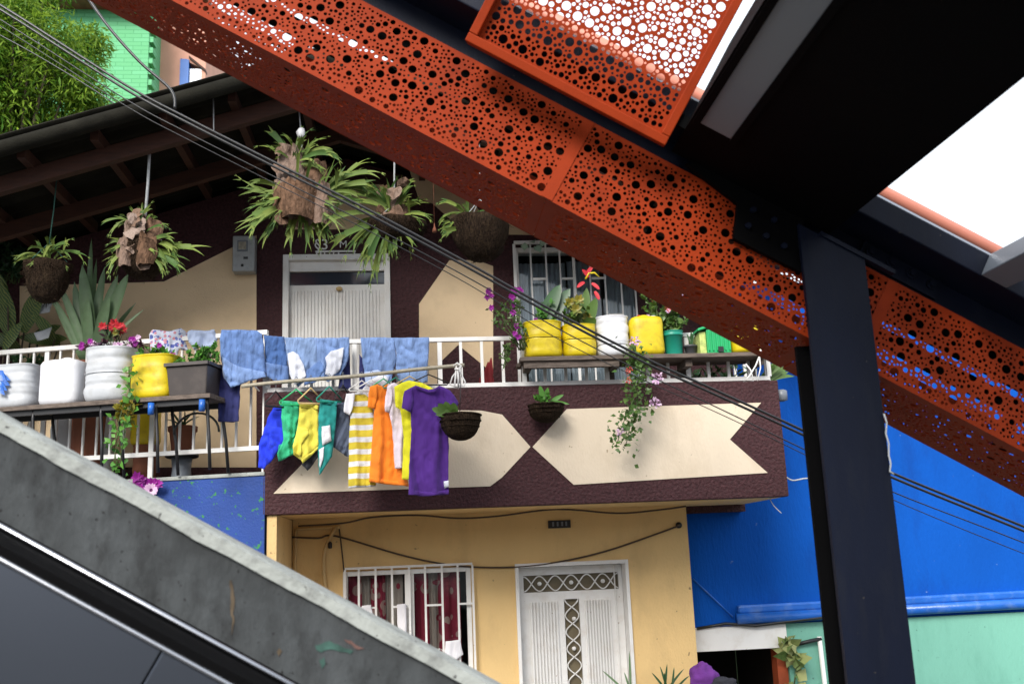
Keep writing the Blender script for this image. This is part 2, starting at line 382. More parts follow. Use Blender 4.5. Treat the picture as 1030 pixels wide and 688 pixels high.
# Nishita azimuth: rotation 0 = +y, measured clockwise towards +x
sdir = Vector((math.sin(SUN_AZ)*math.cos(SUN_EL), math.cos(SUN_AZ)*math.cos(SUN_EL), math.sin(SUN_EL)))
so.rotation_euler = (-sdir).to_track_quat('-Z', 'Y').to_euler(); so.location = sdir*40
cd = bpy.data.cameras.new('camera'); co = bpy.data.objects.new('camera', cd); COL.objects.link(co)
cd.sensor_width = 36; cd.lens = 36*F/1030; cd.clip_start = .05; cd.clip_end = 2000
mw = Matrix((RT, UP, -FW)).transposed().to_4x4(); mw.translation = CAM; co.matrix_world = mw
cd.dof.use_dof = True; cd.dof.focus_distance = 8.3; cd.dof.aperture_fstop = 3.2
SC.camera = co
SC.view_settings.view_transform = 'Standard'; SC.view_settings.look = 'None'; SC.view_settings.exposure = 1.15; SC.view_settings.gamma = 1
# ================================================================== SETTING
g = MB(); g.box(-300, 300, -200, 13.5, -1.0, 0); struct(g.build('ground', 'ground'))
h = MB()
prof = [(13, -1), (15, 1.5), (19, 5.0), (24, 7.2), (40, 13), (90, 24), (400, 30)]
hv = []; NX = 25
for i, (y, z) in enumerate(prof):
    for k in range(NX):
        x = -300+600*k/(NX-1)
        hv.append((x, y, z - .0006*max(0, x+15)**1.6 * (i > 2) + (noise.noise(Vector((x*.05, y*.05, 0)))*1.5 if i > 1 else 0)))
h.add(hv, [(i*NX+k, i*NX+k+1, (i+1)*NX+k+1, (i+1)*NX+k) for i in range(len(prof)-1) for k in range(NX-1)], True)
struct(h.build('hillside', 'hill'))
h = MB(); hv = []  # unseen hill behind the viewer, added to block low sky light
for i, (y, z) in enumerate([(-8, -.5), (-14, 1.2), (-26, 4), (-45, 8), (-80, 15), (-160, 24)]):
    for k in range(NX):
        x = -120+240*k/(NX-1)
        hv.append((x, y, z + (noise.noise(Vector((x*.09, y*.09, 5)))*2.2 if i > 0 else 0)))
h.add(hv, [(i*NX+k, (i+1)*NX+k, (i+1)*NX+k+1, i*NX+k+1) for i in range(5) for k in range(NX-1)], True)
struct(h.build('hillside', mat('sky_block_hill', (.055, .058, .064), .95, .5, .5)))

# ================================================================== THE HOUSE
YB, YL, YU = 8.0, 9.0, 9.2
XL, XR = -1.19, 3.03
house = thing('house', 'cream two storey house with brown stucco balcony and dark corrugated gable roof', 'house', (0, 9, 0))
# ---- ground floor
xr_low = P(690, 512, YL).x
lw = rect(345, 575, 477, 700, YL)                     # lower window opening
ld = rect(517.5, 567, 639, 688, YL); ld = (ld[0], ld[1], 0.0, ld[3])
lwz0 = .95
b = MB()
b.prism([(-1.10, 0), (xr_low, 0), (xr_low, 2.85), (-1.10, 2.85)], YL, YL+.18,
        holes=[[(lw[0], lwz0), (lw[1], lwz0), (lw[1], lw[3]), (lw[0], lw[3])], [(ld[0]+.02, .03), (ld[1]-.02, .03), (ld[1]-.02, ld[3]), (ld[0]+.02, ld[3])]])
b.build('wall', 'ochre', house)
b = MB(); b.box(-1.18, -1.105, YB+.03, YL+.18, 0, 2.56); b.build('pier', 'ochre', house)
# side and rear walls close the house
b = MB(); b.box(xr_low-.16, xr_low-.003, YL+.183, 12.5, 0, 2.56); b.box(-4.6, -4.45, 9.4, 12.5, 0, 5.0); b.box(-4.6, 3.1, 12.5, 12.65, 0, 5.2)
b.box(2.9, 3.05, 9.4, 12.5, 2.86, 4.9)
b.build('wall', 'ochre', house)
# interior partitions seen dimly through the lower window
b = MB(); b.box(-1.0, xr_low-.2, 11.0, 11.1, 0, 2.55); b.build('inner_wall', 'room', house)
# ---- balcony: slab, stucco parapet, painted panels
b = MB(); b.box(XL, XR, YB+.12, YU-.003, 2.565, 2.93); b.build('balcony_slab', 'ochre', house)
zt = P(470, 390, YB).z
bal = MB(); bal.box(XL-.02, XR, YB, YB+.117, 2.562, zt); bal = bevel(bal.build('balcony_parapet', 'stucco', house), .008)
b = MB(); b.box(XR-.117, XR-.003, YB+.12, YU-.003, 2.94, zt); b.build('balcony_parapet', 'stucco', house)
def patch(pts, Y, name, m, parent, th=.006):
    b = MB(); b.prism([XZ(x, y, Y) for x, y in pts], Y-th, Y+.0005); return b.build(name, m, parent)
# cream arrow panels on the balcony front
patch([(275, 496.5), (330, 440), (400, 412), (484, 413), (505, 417), (533.5, 449.5), (505, 480), (493, 489)], YB, 'painted_panel', 'pale', bal)
patch([(535.5, 449.5), (570, 411.5), (765.5, 405), (734, 442), (772, 475.5), (577, 487.5)], YB, 'painted_panel', 'pale', bal)
# ---- upper wall: gable shape in brown stucco with cream painted fields
AP = P(330, 48, 7.3); SL = .315
def roofz(x): return AP.z - SL*abs(x-AP.x)
uw_ = rect(516, 250, 648, 395, YU); ud = rect(285, 257, 394.5, 420, YU); ud = (ud[0], ud[1], 2.96, ud[3])
b = MB()
b.prism([(-4.6, 2.5), (3.05, 2.5), (3.05, roofz(3.05)-.14), (AP.x, AP.z-.14), (-4.6, roofz(-4.6)-.14)], YU, YU+.18,
        holes=[[(uw_[0]+.02, uw_[2]), (uw_[1], uw_[2]), (uw_[1], uw_[3]), (uw_[0]+.02, uw_[3])], [(ud[0]+.01, ud[2]), (ud[1]-.01, ud[2]), (ud[1]-.01, ud[3]), (ud[0]+.01, ud[3])]])
upw = b.build('wall', 'stucco', house)
for pts in ([(20, 470), (20, 288), (165, 283.5), (258, 237), (258, 470)],
            [(421.5, 420), (421.5, 306), (452, 262), (480, 262), (496, 268), (496, 420), (489, 420), (489, 370), (461, 347), (440, 367), (440, 420)],
            [(287, 231), (327, 201), (345, 186), (385, 186), (405, 205), (383, 231)],
            [(412, 172), (470, 196), (500, 236), (470, 236), (435, 205), (421, 200)],
            [(500, 236), (560, 237), (540, 205), (512, 190)]):
    patch(pts, YU, 'painted_panel', 'cream', upw)
# dark rooms behind the upper openings
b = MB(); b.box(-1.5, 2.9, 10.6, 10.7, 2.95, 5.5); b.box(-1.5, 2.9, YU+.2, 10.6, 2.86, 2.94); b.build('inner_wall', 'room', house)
# ---- roof: corrugated sheet, barge roll, purlins and rafters
def corr(x0, x1, nm):
    NXs, NY = 14, 150; Y0, Y1 = 7.3, 12.9; vs = []; fs = []
    for i in range(NXs+1):
        x = x0+(x1-x0)*i/NXs
        for j in range(NY+1):
            y = Y0+(Y1-Y0)*j/NY
            vs.append((x, y, roofz(x)+.028*math.cos(2*math.pi*(y-Y0)/.19)))
    for i in range(NXs):
        for j in range(NY):
            a = i*(NY+1)+j; fs.append((a, a+NY+1, a+NY+2, a+1))
    o = MB().add(vs, fs, True).build(nm, 'sheet', house)
    md = o.modifiers.new('thick', 'SOLIDIFY'); md.thickness = .012; md.offset = -1
    return o
rf = corr(-5.4, AP.x, 'roof'); corr(AP.x, 3.5, 'roof')
for s_, x_end in ((-1, -5.4), (1, 3.5)):
    b = MB(); b.tube([(AP.x, 7.33, roofz(AP.x)-.075), (x_end, 7.33, roofz(x_end)-.075)], .06, 14); b.build('verge_roll', 'sheet', house)
    for yy, hh in ((7.62, .14), (8.45, .14)):
        b = MB(); b.obox((AP.x, yy, roofz(AP.x)-.14-hh), (x_end-AP.x, 0, roofz(x_end)-roofz(AP.x)), (0, .075, 0), (0, 0, hh))
        bevel(b.build('rafter', 'timber', house), .006)
xx = AP.x-.25
for k in range(8):
    b = MB(); b.box(xx-.03, xx+.03, 7.42+.04*(k % 2), 9.19, roofz(xx)-.145, roofz(xx)-.05); b.build('purlin', 'timber', house)
    xx -= .52
for xx in (.1, .8, 1.5, 2.2, 2.9):
    b = MB(); b.box(xx-.03, xx+.03, 7.42, 9.19, roofz(xx)-.145, roofz(xx)-.05); b.build('purlin', 'timber', house)
# ---- upper door
dr = MB()
x0, x1, z0, z1 = ud; fw_ = .055
dr.box(x0, x0+fw_, YU-.03, YU+.1, z0, z1); dr.box(x1-fw_, x1, YU-.03, YU+.1, z0, z1); dr.box(x0+fw_, x1-fw_, YU-.03, YU+.1, z1-fw_, z1)
zt0 = P(340, 285, YU).z; zt1 = P(340, 272, YU).z
door = bevel(dr.build('door', 'white', house))
lf = MB()
lf.box(x0+fw_, x1-fw_, YU+.045, YU+.08, z0, zt0-.002); lf.box(x0+fw_, x1-fw_, YU+.02, YU+.06, zt1, z1-fw_)
nrib = 26
for k in range(nrib):
    xa = x0+fw_+.03+(x1-x0-2*fw_-.06)*k/nrib
    lf.box(xa, xa+.014, YU+.034, YU+.0455, z0+.05, zt0-.06)
bevel(lf.build('door_leaf', 'white', door), .003)
b = MB(); b.box(x0+fw_, x1-fw_, YU+.06, YU+.075, zt0, zt1); b.build('transom_pane', 'pane', door)
b = MB(); kp = P(341, 290, YU)
b.lathe((kp.x, YU+.02, kp.z-.02), [(.012, 0), (.03, .008), (.03, .03), (.012, .04)], 12); b.build('door_ornament', 'ochrepipe', door)
# ---- upper window: grille, frame, glass, curtain
x0, x1, z0, z1 = uw_
wn = MB(); fw_ = .045
wn.box(x0, x0+fw_, YU-.02, YU+.12, z0, z1); wn.box(x0+fw_, x1, YU-.02, YU+.12, z1-fw_, z1)
win = bevel(wn.build('window', 'white', house))
gr = MB()
bx = [(x, P(x, 320, YU-.07).x) for x in (520, 536.5, 552, 566, 580, 596, 611, 627, 641)]
for i, (px_, X) in enumerate(bx):
    w_ = .026 if i in (0, 4) else .014
    gr.box(X-w_/2, X+w_/2, YU-.08, YU-.06, z0+.1, z1+.02)
zc = P(560, 280.5, YU-.07).z; zc2 = P(600, 317, YU-.07).z; zc3 = P(600, 377, YU-.07).z
for i in range(len(bx)-1):
    if i % 2 == 1 or i == 3: gr.box(bx[i][1]+.013, bx[i+1][1]-.007, YU-.079, YU-.061, zc-.01, zc+.01)
    if i % 2 == 0 and i > 2: gr.box(bx[i][1]+.013, bx[i+1][1]-.007, YU-.079, YU-.061, zc2-.01, zc2+.01)
gr.box(bx[0][1], bx[-1][1], YU-.085, YU-.0555, z1+.02, z1+.05)
gr.box(bx[0][1], bx[-1][1], YU-.082, YU-.0585, z0+.07, z0+.1)
gr.build('grille', 'white', win)
b = MB(); b.box(x0+fw_, x1, YU+.03, YU+.036, z0, z1-fw_); b.build('pane', 'glass', win)
def curtain(x0, x1, z0, z1, Y, amp, nf, mname, parent, seed=0):
    n, mz = 90, 8; vs = []; fs = []
    for i in range(n+1):
        t = i/n
        for j in range(mz+1):
            z = z0+(z1-z0)*j/mz
            ph = nf*t*2*math.pi + 1.6*noise.noise(Vector((t*5+seed, z*.7, seed)))
            vs.append((x0+(x1-x0)*t, Y+amp*math.sin(ph)*(1-.4*j/mz), z))
    for i in range(n):
        for j in range(mz):
            a = i*(mz+1)+j; fs.append((a, a+mz+1, a+mz+2, a+1))
    o = MB().add(vs, fs, True).build('curtain', mname, parent)
    md = o.modifiers.new('thick', 'SOLIDIFY'); md.thickness = .003
    return o
curtain(x0+fw_, x0+.52, z0, z1-.12, YU+.12, .02, 9, 'curtain', win, 1)
curtain(x0+.54, x0+.86, z0, z1-.10, YU+.13, .02, 6, 'curtain', win, 4)
curtain(x0+.9, x1, z0, z1-.10, YU+.12, .02, 6, 'curtain', win, 8)
# ---- lower window
x0, x1, z0, z1 = lw; z0 = lwz0
wn = MB(); fw_ = .04
wn.box(x0, x0+fw_, YL-.02, YL+.1, z0, z1); wn.box(x1-fw_, x1, YL-.02, YL+.1, z0, z1)
wn.box(x0+fw_, x1-fw_, YL-.02, YL+.1, z1-fw_, z1); wn.box(x0+fw_, x1-fw_, YL-.02, YL+.1, z0, z0+fw_)
xm = P(412, 600, YL).x; wn.box(xm-.04, xm+.04, YL-.018, YL+.098, z0+fw_, z1-fw_)
win = bevel(wn.build('window', 'white', house))
gr = MB()
lx = [P(px_, 600, YL-.06).x for px_ in (347, 361, 378, 394.5, 412, 428, 445, 461, 476)]
for X in lx: gr.box(X-.009, X+.009, YL-.07, YL-.05, z0-.02, z1+.015)
zc = P(420, 609, YL-.06).z
for i in (1, 3, 5, 7): gr.box(lx[i]+.009, lx[i+1]-.009, YL-.069, YL-.051, zc-.008, zc+.008)
gr.box(lx[0], lx[-1], YL-.072, YL-.048, z1+.015, z1+.035); gr.box(lx[0], lx[-1], YL-.072, YL-.048, z0-.04, z0-.02)
gr.build('grille', 'white', win)
b = MB(); b.box(x0+fw_, xm-.04, YL+.02, YL+.026, z0+fw_, z1-fw_); b.box(xm+.04, x1-fw_, YL+.02, YL+.026, z0+fw_, z1-fw_); b.build('pane', 'glass', win)
xs = [P(px_, 640, YL+.11).x for px_ in (346, 362, 376, 386, 394, 404, 413, 430, 444, 462, 473)]
for i, (a, c, mm) in enumerate(((0, 1, 'redcurtain'), (1, 2, 'sheer'), (2, 3, 'redcurtain'), (3, 5, 'sheer'), (6, 7, 'redcurtain'), (7, 8, 'sheer'), (8, 9, 'redcurtain'))):
    curtain(xs[a]-.02, xs[c]+.02, z0, z1, YL+.11+.03*(i % 2), .018, 2+i % 2, mm, win, i*3)
# ---- lower door
x0, x1, z0, z1 = ld
dr = MB(); fw_ = .03
dr.box(x0, x0+fw_, YL-.035, YL+.2, z0, z1); dr.box(x1-fw_, x1, YL-.035, YL+.2, z0, z1); dr.box(x0+fw_, x1-fw_, YL-.035, YL+.2, z1-.035, z1)
door = bevel(dr.build('door', 'white', house))
YD_ = YL+.13
xa, xb = x0+fw_+.003, x1-fw_-.003
T = lambda px_, py_: P(px_, py_, YD_)
tz1, tz0 = T(575, 577).z, T(575, 594).z; tx0, tx1 = T(526.5, 585).x, T(622, 580).x
sz1 = T(577, 602).z; sx0, sx1 = T(569.5, 650).x, T(585, 650).x
lf = MB()
lf.prism([(xa, .02), (xb, .02), (xb, z1-.04), (xa, z1-.04)], YD_, YD_+.04,
         holes=[[(tx0, tz0), (tx1, tz0), (tx1, tz1), (tx0, tz1)], [(sx0, .35), (sx1, .35), (sx1, sz1), (sx0, sz1)]])
for (pa, pb) in ((T(535, 650).x, T(564, 650).x), (T(590.5, 650).x, T(617, 650).x)):
    for k in range(9):
        xk = pa+(pb-pa)*k/9
        lf.box(xk, xk+(pb-pa)/9*.55, YD_-.024, YD_+.0005, .3, T(550, 605).z)
lx_ = T(604, 650).x
lf.box(x1-.11, x1-.10, YD_-.02, YD_-.0005, .02, z1-.05)
bevel(lf.build('door_leaf', 'white', door), .003)
b = MB(); b.box(tx0-.02, tx1+.02, YD_+.045, YD_+.05, tz0-.02, tz1+.02); b.box(sx0-.02, sx1+.02, YD_+.045, YD_+.05, .33, sz1+.02)
b.build('frosted_pane', mat('frosted_amber_pane', (.15, .12, .07), .5, .15, 10), door)
gr = MB()
def wave(ax0, ax1, ay0, ay1, n, horiz):
    for sg in (1, -1):
        pts = []
        for i in range(n*12+1):
            t = i/(n*12); v = .5+.44*sg*math.cos(math.pi*n*t)
            pts.append((ax0+(ax1-ax0)*t, YD_+.012, ay0+(ay1-ay0)*v) if horiz else (ax0+(ax1-ax0)*v, YD_+.012, ay0+(ay1-ay0)*t))
        gr.tube(pts, .006, 6)
wave(tx0, tx1, tz0, tz1, 6, True); wave(sx0, sx1, .35, sz1, 10, False)
gr.build('door_grille', 'white', door)
RS = [(.006, 0), (.016, .006), (.02, .018), (.016, .03), (.006, .036)]
for i in range(3): MB().lathe((tx0+(tx1-tx0)*(i*2+1)/6, YD_+.006, (tz0+tz1)/2-.018), RS, 12).build('rosette', 'white', door)
for zz in (622, 652):
    p = T(577.5, zz); MB().lathe((p.x, YD_+.006, p.z-.018), RS, 12).build('rosette', 'white', door)
# ---- railings
def bar(b, p, q, w=.018, d=.018):
    p, q = Vector(p), Vector(q); a = (q-p); s = a.cross(Vector((0, 1, 0)))
    s = s.normalized()*w if s.length > 1e-6 else Vector((w, 0, 0)); f = Vector((0, d, 0))
    b.obox(p-s/2-f/2, a, s, f)
YR = YB+.06
rt = P(470, 341.5, YR).z; rb = P(470, 387.5, YR).z
rx0, rx1 = P(270, 340, YR).x, P(772, 362, YR).x
rl = MB(); rl.box(rx0, rx1, YR-.02, YR+.02, rt-.018, rt+.018)
rail = bevel(rl.build('balcony_railing', 'white', house), .004)
b = MB(); b.box(rx0, rx1, YR-.018, YR+.018, rb-.02, rb+.014); b.build('bottom_rail', 'white', rail)
n = 24
for i in range(n+1):
    X = rx0+(rx1-rx0)*i/n; w_ = .036 if i % 4 == 0 else .024
    b = MB(); b.box(X-w_/2, X+w_/2, YR-.012, YR+.012, rb+.014, rt-.018); b.build('baluster', 'white', rail)
for i in range(4):      # return to the wall on the right end
    yy = YR+.06+.27*i
    b = MB(); b.box(rx1-.012, rx1+.012, yy-.012, yy+.012, rb+.014, rt-.018); b.build('baluster', 'white', rail)
b = MB(); b.box(rx1-.018, rx1+.018, YR+.02, YU-.01, rt-.018, rt+.018); b.box(rx1-.017, rx1+.017, YR+.02, YU-.01, rb-.02, rb+.014); b.build('side_rail', 'white', rail)
# ---- left terrace: blue front wall, floor, its own railing (front line runs back to the left)
def TX(X, off=0.0): return Vector((X, 8.0+off+TK*(X+1.2), 0))
tw = thing('terrace_wall', 'dark blue painted wall with green splashes below the left terrace', 'wall', TX(-1.5))
b = MB(); A, B = TX(-1.195), TX(-4.6); zl = 2.90
dv = (B-A); nv = Vector((0, .16, 0))
b.obox(A, dv, nv, (0, 0, zl-.03)); b.build('wall', 'bluedark', tw)
b = MB(); b.obox(A+Vector((-.002, -.012, zl-.03)), dv, nv+Vector((0, .024, 0)), (0, 0, .03)); bevel(b.build('ledge', 'coping', tw), .006)
b = MB(); b.add([tuple(TX(-1.2, .16))[:2]+(2.86,), tuple(TX(-4.6, .16))[:2]+(2.86,), (-4.6, YU-.003, 2.86), (-1.2, YU-.003, 2.86),
                 tuple(TX(-1.2, .16))[:2]+(2.70,), tuple(TX(-4.6, .16))[:2]+(2.70,), (-4.6, YU-.003, 2.70), (-1.2, YU-.003, 2.70)],
                [(0, 3, 2, 1), (4, 5, 6, 7), (0, 1, 5, 4), (1, 2, 6, 5), (2, 3, 7, 6), (3, 0, 4, 7)]); b.build('terrace_floor', 'conc', tw)
RO = .10
tz = PT(262, 335, RO).z; bz = PT(230, 452, RO).z
lr = thing('terrace_railing', 'white metal railing along the left terrace behind the plank bench', 'railing', TX(-1.5, RO)+Vector((0, 0, zl)))
A, B = TX(-1.2, RO), TX(-4.4, RO)
dv = B-A; du = dv.normalized(); dn = Vector((-du.y, du.x, 0))
b = MB(); b.obox(A+dn*-.02+Vector((0, 0, tz-.02)), dv, dn*.04, (0, 0, .04)); bevel(b.build('top_rail', 'white', lr), .004)
b = MB(); b.obox(A+dn*-.017+Vector((0, 0, bz-.02)), dv, dn*.034, (0, 0, .035)); b.build('bottom_rail', 'white', lr)
x = -1.215; i = 0
while x > -4.3:
    w_ = .04 if i % 8 == 0 else .016
    p = TX(x, RO); b = MB(); b.obox(p-du*w_/2-dn*.009+Vector((0, 0, bz+.015 if i % 8 else zl)), du*w_, dn*.018, (0, 0, tz-.02-(bz+.015 if i % 8 else zl))); b.build('baluster', 'white', lr)
    x -= .118; i += 1
# ---- number sign above the upper door, plaque above the lower door
sg = thing('house_number_sign', 'small white metal letters on brown stucco above the upper door', 'sign', (P(335, 252, YU).x, YU-.02, P(335, 252, YU).z))
def text_mesh(txt, size, loc, depth, m, parent, name):
    cu = bpy.data.curves.new(name, 'FONT'); cu.body = txt; cu.size = size; cu.extrude = depth; cu.align_x = 'LEFT'
    ob = bpy.data.objects.new(name, cu); COL.objects.link(ob)
    dg = bpy.context.evaluated_depsgraph_get(); me = bpy.data.meshes.new_from_object(ob.evaluated_get(dg))
    COL.objects.unlink(ob); bpy.data.objects.remove(ob)
    me.transform(Matrix.Rotation(math.radians(90), 4, 'X')); me.transform(Matrix.Translation(Vector(loc)-wloc(parent)))
    me.materials.clear(); me.materials.append(M[m]); o = bpy.data.objects.new(name, me); COL.objects.link(o); o.parent = parent; return o
p = P(316, 251, YU-.02); text_mesh('\u00a73', .15, (p.x, YU-.012, p.z), .005, 'white', sg, 'lettering')
p = P(341, 249, YU-.02); text_mesh('M', .10, (p.x, YU-.012, p.z), .005, 'white', sg, 'lettering')
a = rect(318, 254.3, 358, 252.3, YU); b = MB(); b.box(a[0], a[1], YU-.015, YU-.001, a[2], a[3])
for px_ in (318, 322, 326, 331, 335, 340, 356): 
    q = P(px_, 253, YU); b.box(q.x, q.x+.012, YU-.014, YU-.002, q.z-.035, q.z-.012)
b.build('underline_bar', 'white', sg)
a = rect(551, 523.5, 574, 530.5, YL)
pl = thing('number_plaque', 'small dark number plaque on the ochre wall above the lower door', 'sign', ((a[0]+a[1])/2, YL-.02, a[2]))
b = MB(); b.box(a[0], a[1], YL-.016, YL, a[2], a[3]); bevel(b.build('plate', 'blackmetal', pl), .004)
for t in (.22, .42, .62, .8): MB().box(a[0]+(a[1]-a[0])*t-.008, a[0]+(a[1]-a[0])*t+.008, YL-.019, YL-.0155, a[2]+.016, a[3]-.014).build('numeral', 'greysteel', pl)
# electric meter
a = rect(234, 274, 257, 238, YU-.1)
mt = thing('electric_meter', 'grey electric meter box on the wall left of the upper door', 'meter', ((a[0]+a[1])/2, YU-.05, a[2]))
b = MB(); b.box(a[0], a[1], YU-.13, YU, a[2], a[3]); bevel(b.build('case', 'meter', mt), .012, 3)
w_, h_ = a[1]-a[0], a[3]-a[2]
b = MB(); b.box(a[0]+w_*.22, a[0]+w_*.68, YU-.142, YU-.128, a[2]+h_*.55, a[2]+h_*.86); bevel(b.build('window_frame', 'greysteel', mt), .004)
b = MB(); b.box(a[0]+w_*.28, a[0]+w_*.62, YU-.146, YU-.1415, a[2]+h_*.6, a[2]+h_*.81); b.build('dial_window', mat('dial', (.30, .27, .2), .3, .3, 40), mt)
b = MB(); b.box(a[0]+w_*.5, a[0]+w_*.7, YU-.137, YU-.129, a[2]+h_*.34, a[2]+h_*.4); b.lathe((a[0]+w_*.45, YU-.132, a[2]+h_*.13), [(.012, 0), (.012, .022)], 10); b.build('latch', 'blackmetal', mt)
# ================================================================== NEIGHBOURS
YN = 9.35
bh = thing('blue_house', 'bright blue neighbouring house wall with blue pipe and mint green lower front', 'house', (4.5, YN, 0))
x_l = xr_low+.002
zj = P(760, 628, YN).z
dW = rect(702, 652, 786, 700, YN)
b = MB(); b.box(x_l, 9, YN, YN+.2, zj, 4.75); b.build('wall', 'blue', bh)
zl1, zl0 = P(745, 631, YN).z, P(745, 653, YN).z
xlt = P(790.5, 640, YN).x
b = MB(); b.box(x_l, xlt, YN-.03, YN+.17, zl0, zj-.003); bevel(b.build('lintel', 'white', bh), .004)
b = MB(); b.box(xlt+.002, 9, YN-.012, YN+.19, 0, zj-.003); b.build('lower_wall', 'mint', bh)
b = MB()
b.box(x_l, xlt, YN+1.6, YN+1.7, 0, zj); b.box(x_l-.1, x_l-.003, YN+.2, YN+1.6, 0, zj); b.box(xlt+.003, xlt+.1, YN+.2, YN+1.6, 0, zj); b.box(x_l, xlt, YN+.21, YN+1.6, zj+.003, zj+.05)
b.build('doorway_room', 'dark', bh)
b = MB(); b.box(xlt-.10, xlt-.002, YN+.02, YN+.17, 0, zl0-.003); b.build('door_jamb', mat('orange_red_jamb', (.30, .055, .015), .7, .2, 6), bh)
# painted ledge and pipe
zp = P(830, 618, YN-.06).z; xp0 = P(741, 620, YN-.06).x
b = MB(); b.tube([(xp0, YN-.055, zp), (9, YN-.055, zp+.03)], .05, 16); b.build('pipe', 'bluepipe', bh)
b = MB(); b.obox((xp0+.02, YN-.07, zp+.045), (9-xp0, 0, .03), (0, .072, 0), (0, 0, .075)); bevel(b.build('ledge', 'bluepipe', bh), .02, 3)
# downpipe on the mint wall, black cables
b = MB(); p = P(824, 640, YN-.05); b.tube([(p.x, YN-.05, p.z), (p.x+.02, YN-.05, 0)], .022, 10)
tag(b.build('downpipe', 'white'), 'thin white downpipe on the mint green wall beside the black column', 'pipe')
b = MB(); b.tube([P(701, 632, YN-.04), P(730, 627, YN-.05), P(760, 629, YN-.07), P(800, 624, YN-.08), P(835, 620, YN-.1)], .014, 8)
tag(b.build('cable', 'cable'), 'black cable along the joint over the white lintel', 'cable')
b = MB(); b.tube([P(800, 648, YN-.04), P(826, 642, YN-.06)], .018, 8); tag(b.build('pipe_stub', 'blackmetal'), 'short black pipe on the mint green wall above the trailing vine', 'pipe')
b = MB(); b.tube([P(697, 582, YN-.01), P(718, 602, YN-.012), P(737, 620, YN-.03)], .008, 6); tag(b.build('cable', 'bluepipe'), 'thin blue painted cable running diagonally down the blue wall', 'cable')
# background houses and trees on the hillside
bk = thing('green_brick_house', 'green painted brick house beyond the dark corrugated roof', 'house', P(130, 130, 21))
YG = 21.0
g_ = mat('green_painted_brick', (.13, .46, .22)); nt = g_.node_tree
bt = nd(nt, 'ShaderNodeTexBrick'); bt.inputs['Scale'].default_value = 1.0; bt.inputs['Brick Width'].default_value = .36; bt.inputs['Row Height'].default_value = .10; bt.inputs['Mortar Size'].default_value = .010
bt.inputs['Color1'].default_value = (.13, .44, .2, 1); bt.inputs['Color2'].default_value = (.15, .48, .24, 1); bt.inputs['Mortar'].default_value = (.09, .34, .15, 1)
mp = nd(nt, 'ShaderNodeMapping'); mp.inputs['Rotation'].default_value = (math.radians(-90), 0, 0); tc = nd(nt, 'ShaderNodeTexCoord')
nt.links.new(tc.outputs['Object'], mp.inputs[0]); nt.links.new(mp.outputs[0], bt.inputs['Vector']); nt.links.new(bt.outputs['Color'], nt.nodes['Principled BSDF'].inputs['Base Color'])
xs0, xs1 = P(40, 60, YG).x, P(149, 60, YG).x; zb = 5.5
zr = P(95, 10, YG).z
b = MB(); b.box(xs0, xs1, YG, YG+6, zb, zr); b.build('wall', 'green_wall', bk)
b = MB(); b.obox((xs0-.4, YG-.5, zr), (xs1-xs0+.4, 0, 0), (0, 7, 0), (0, 0, .25)); b.obox((xs0-.4, YG-.5, zr+.253), (xs1-xs0+.4, 0, 0), (0, 7, 1.5), (0, 0, .12)); b.build('roof', 'roofred', bk)
# toothed brick ends
b = MB()
for k in range(24): b.box(xs1+.001, xs1+.09, YG+.02, YG+.3, zr-.26-k*.26, zr-.13-k*.26)
b.build('brick_tooth', 'green_wall', bk)
pk = thing('salmon_house', 'salmon pink house with blue framed window beyond the roof edge', 'house', P(185, 80, 22))
YP = 22.0
xp_, xq = P(149, 60, YP).x+.02, P(207, 60, YP).x
wx0, wx1, wz0, wz1 = rect(180.5, 97, 203, 59, YP)
b = MB(); b.prism([(xp_, zb), (xq, zb), (xq, zr+.6), (xp_, zr+.6)], YP, YP+.3, holes=[[(wx0, wz0), (wx1, wz0), (wx1, wz1-.25), (wx0, wz1)]])
b.box(xp_, xq, YP+.301, YP+5, zb, zr+.55); b.build('wall', 'pinkwall', pk)
b = MB(); b.box(wx0, wx0+.15, YP-.04, YP+.2, wz0, wz1-.04); b.box(wx0+.153, wx0+.20, YP-.05, YP+.2, wz0, wz1-.06); b.build('window', 'bluewin', pk)
b = MB(); b.obox((wx0+.2, YP-.06, wz1-.02), (wx1-wx0-.1, 0, -.34), (0, .2, 0), (0, 0, .06)); b.build('lintel', 'timber', pk)
b = MB(); b.box(wx0+.203, wx1-.005, YP+.02, YP+.04, wz0, wz1-.26); b.build('pane', mat('pale_pane', (.55, .62, .72), .15, .05, 3), pk)
b = MB(); b.box(xp_-.3, xq+.1, YP-.5, YP+5.4, zr+.61, zr+.8); b.build('roof', 'roofred', pk)
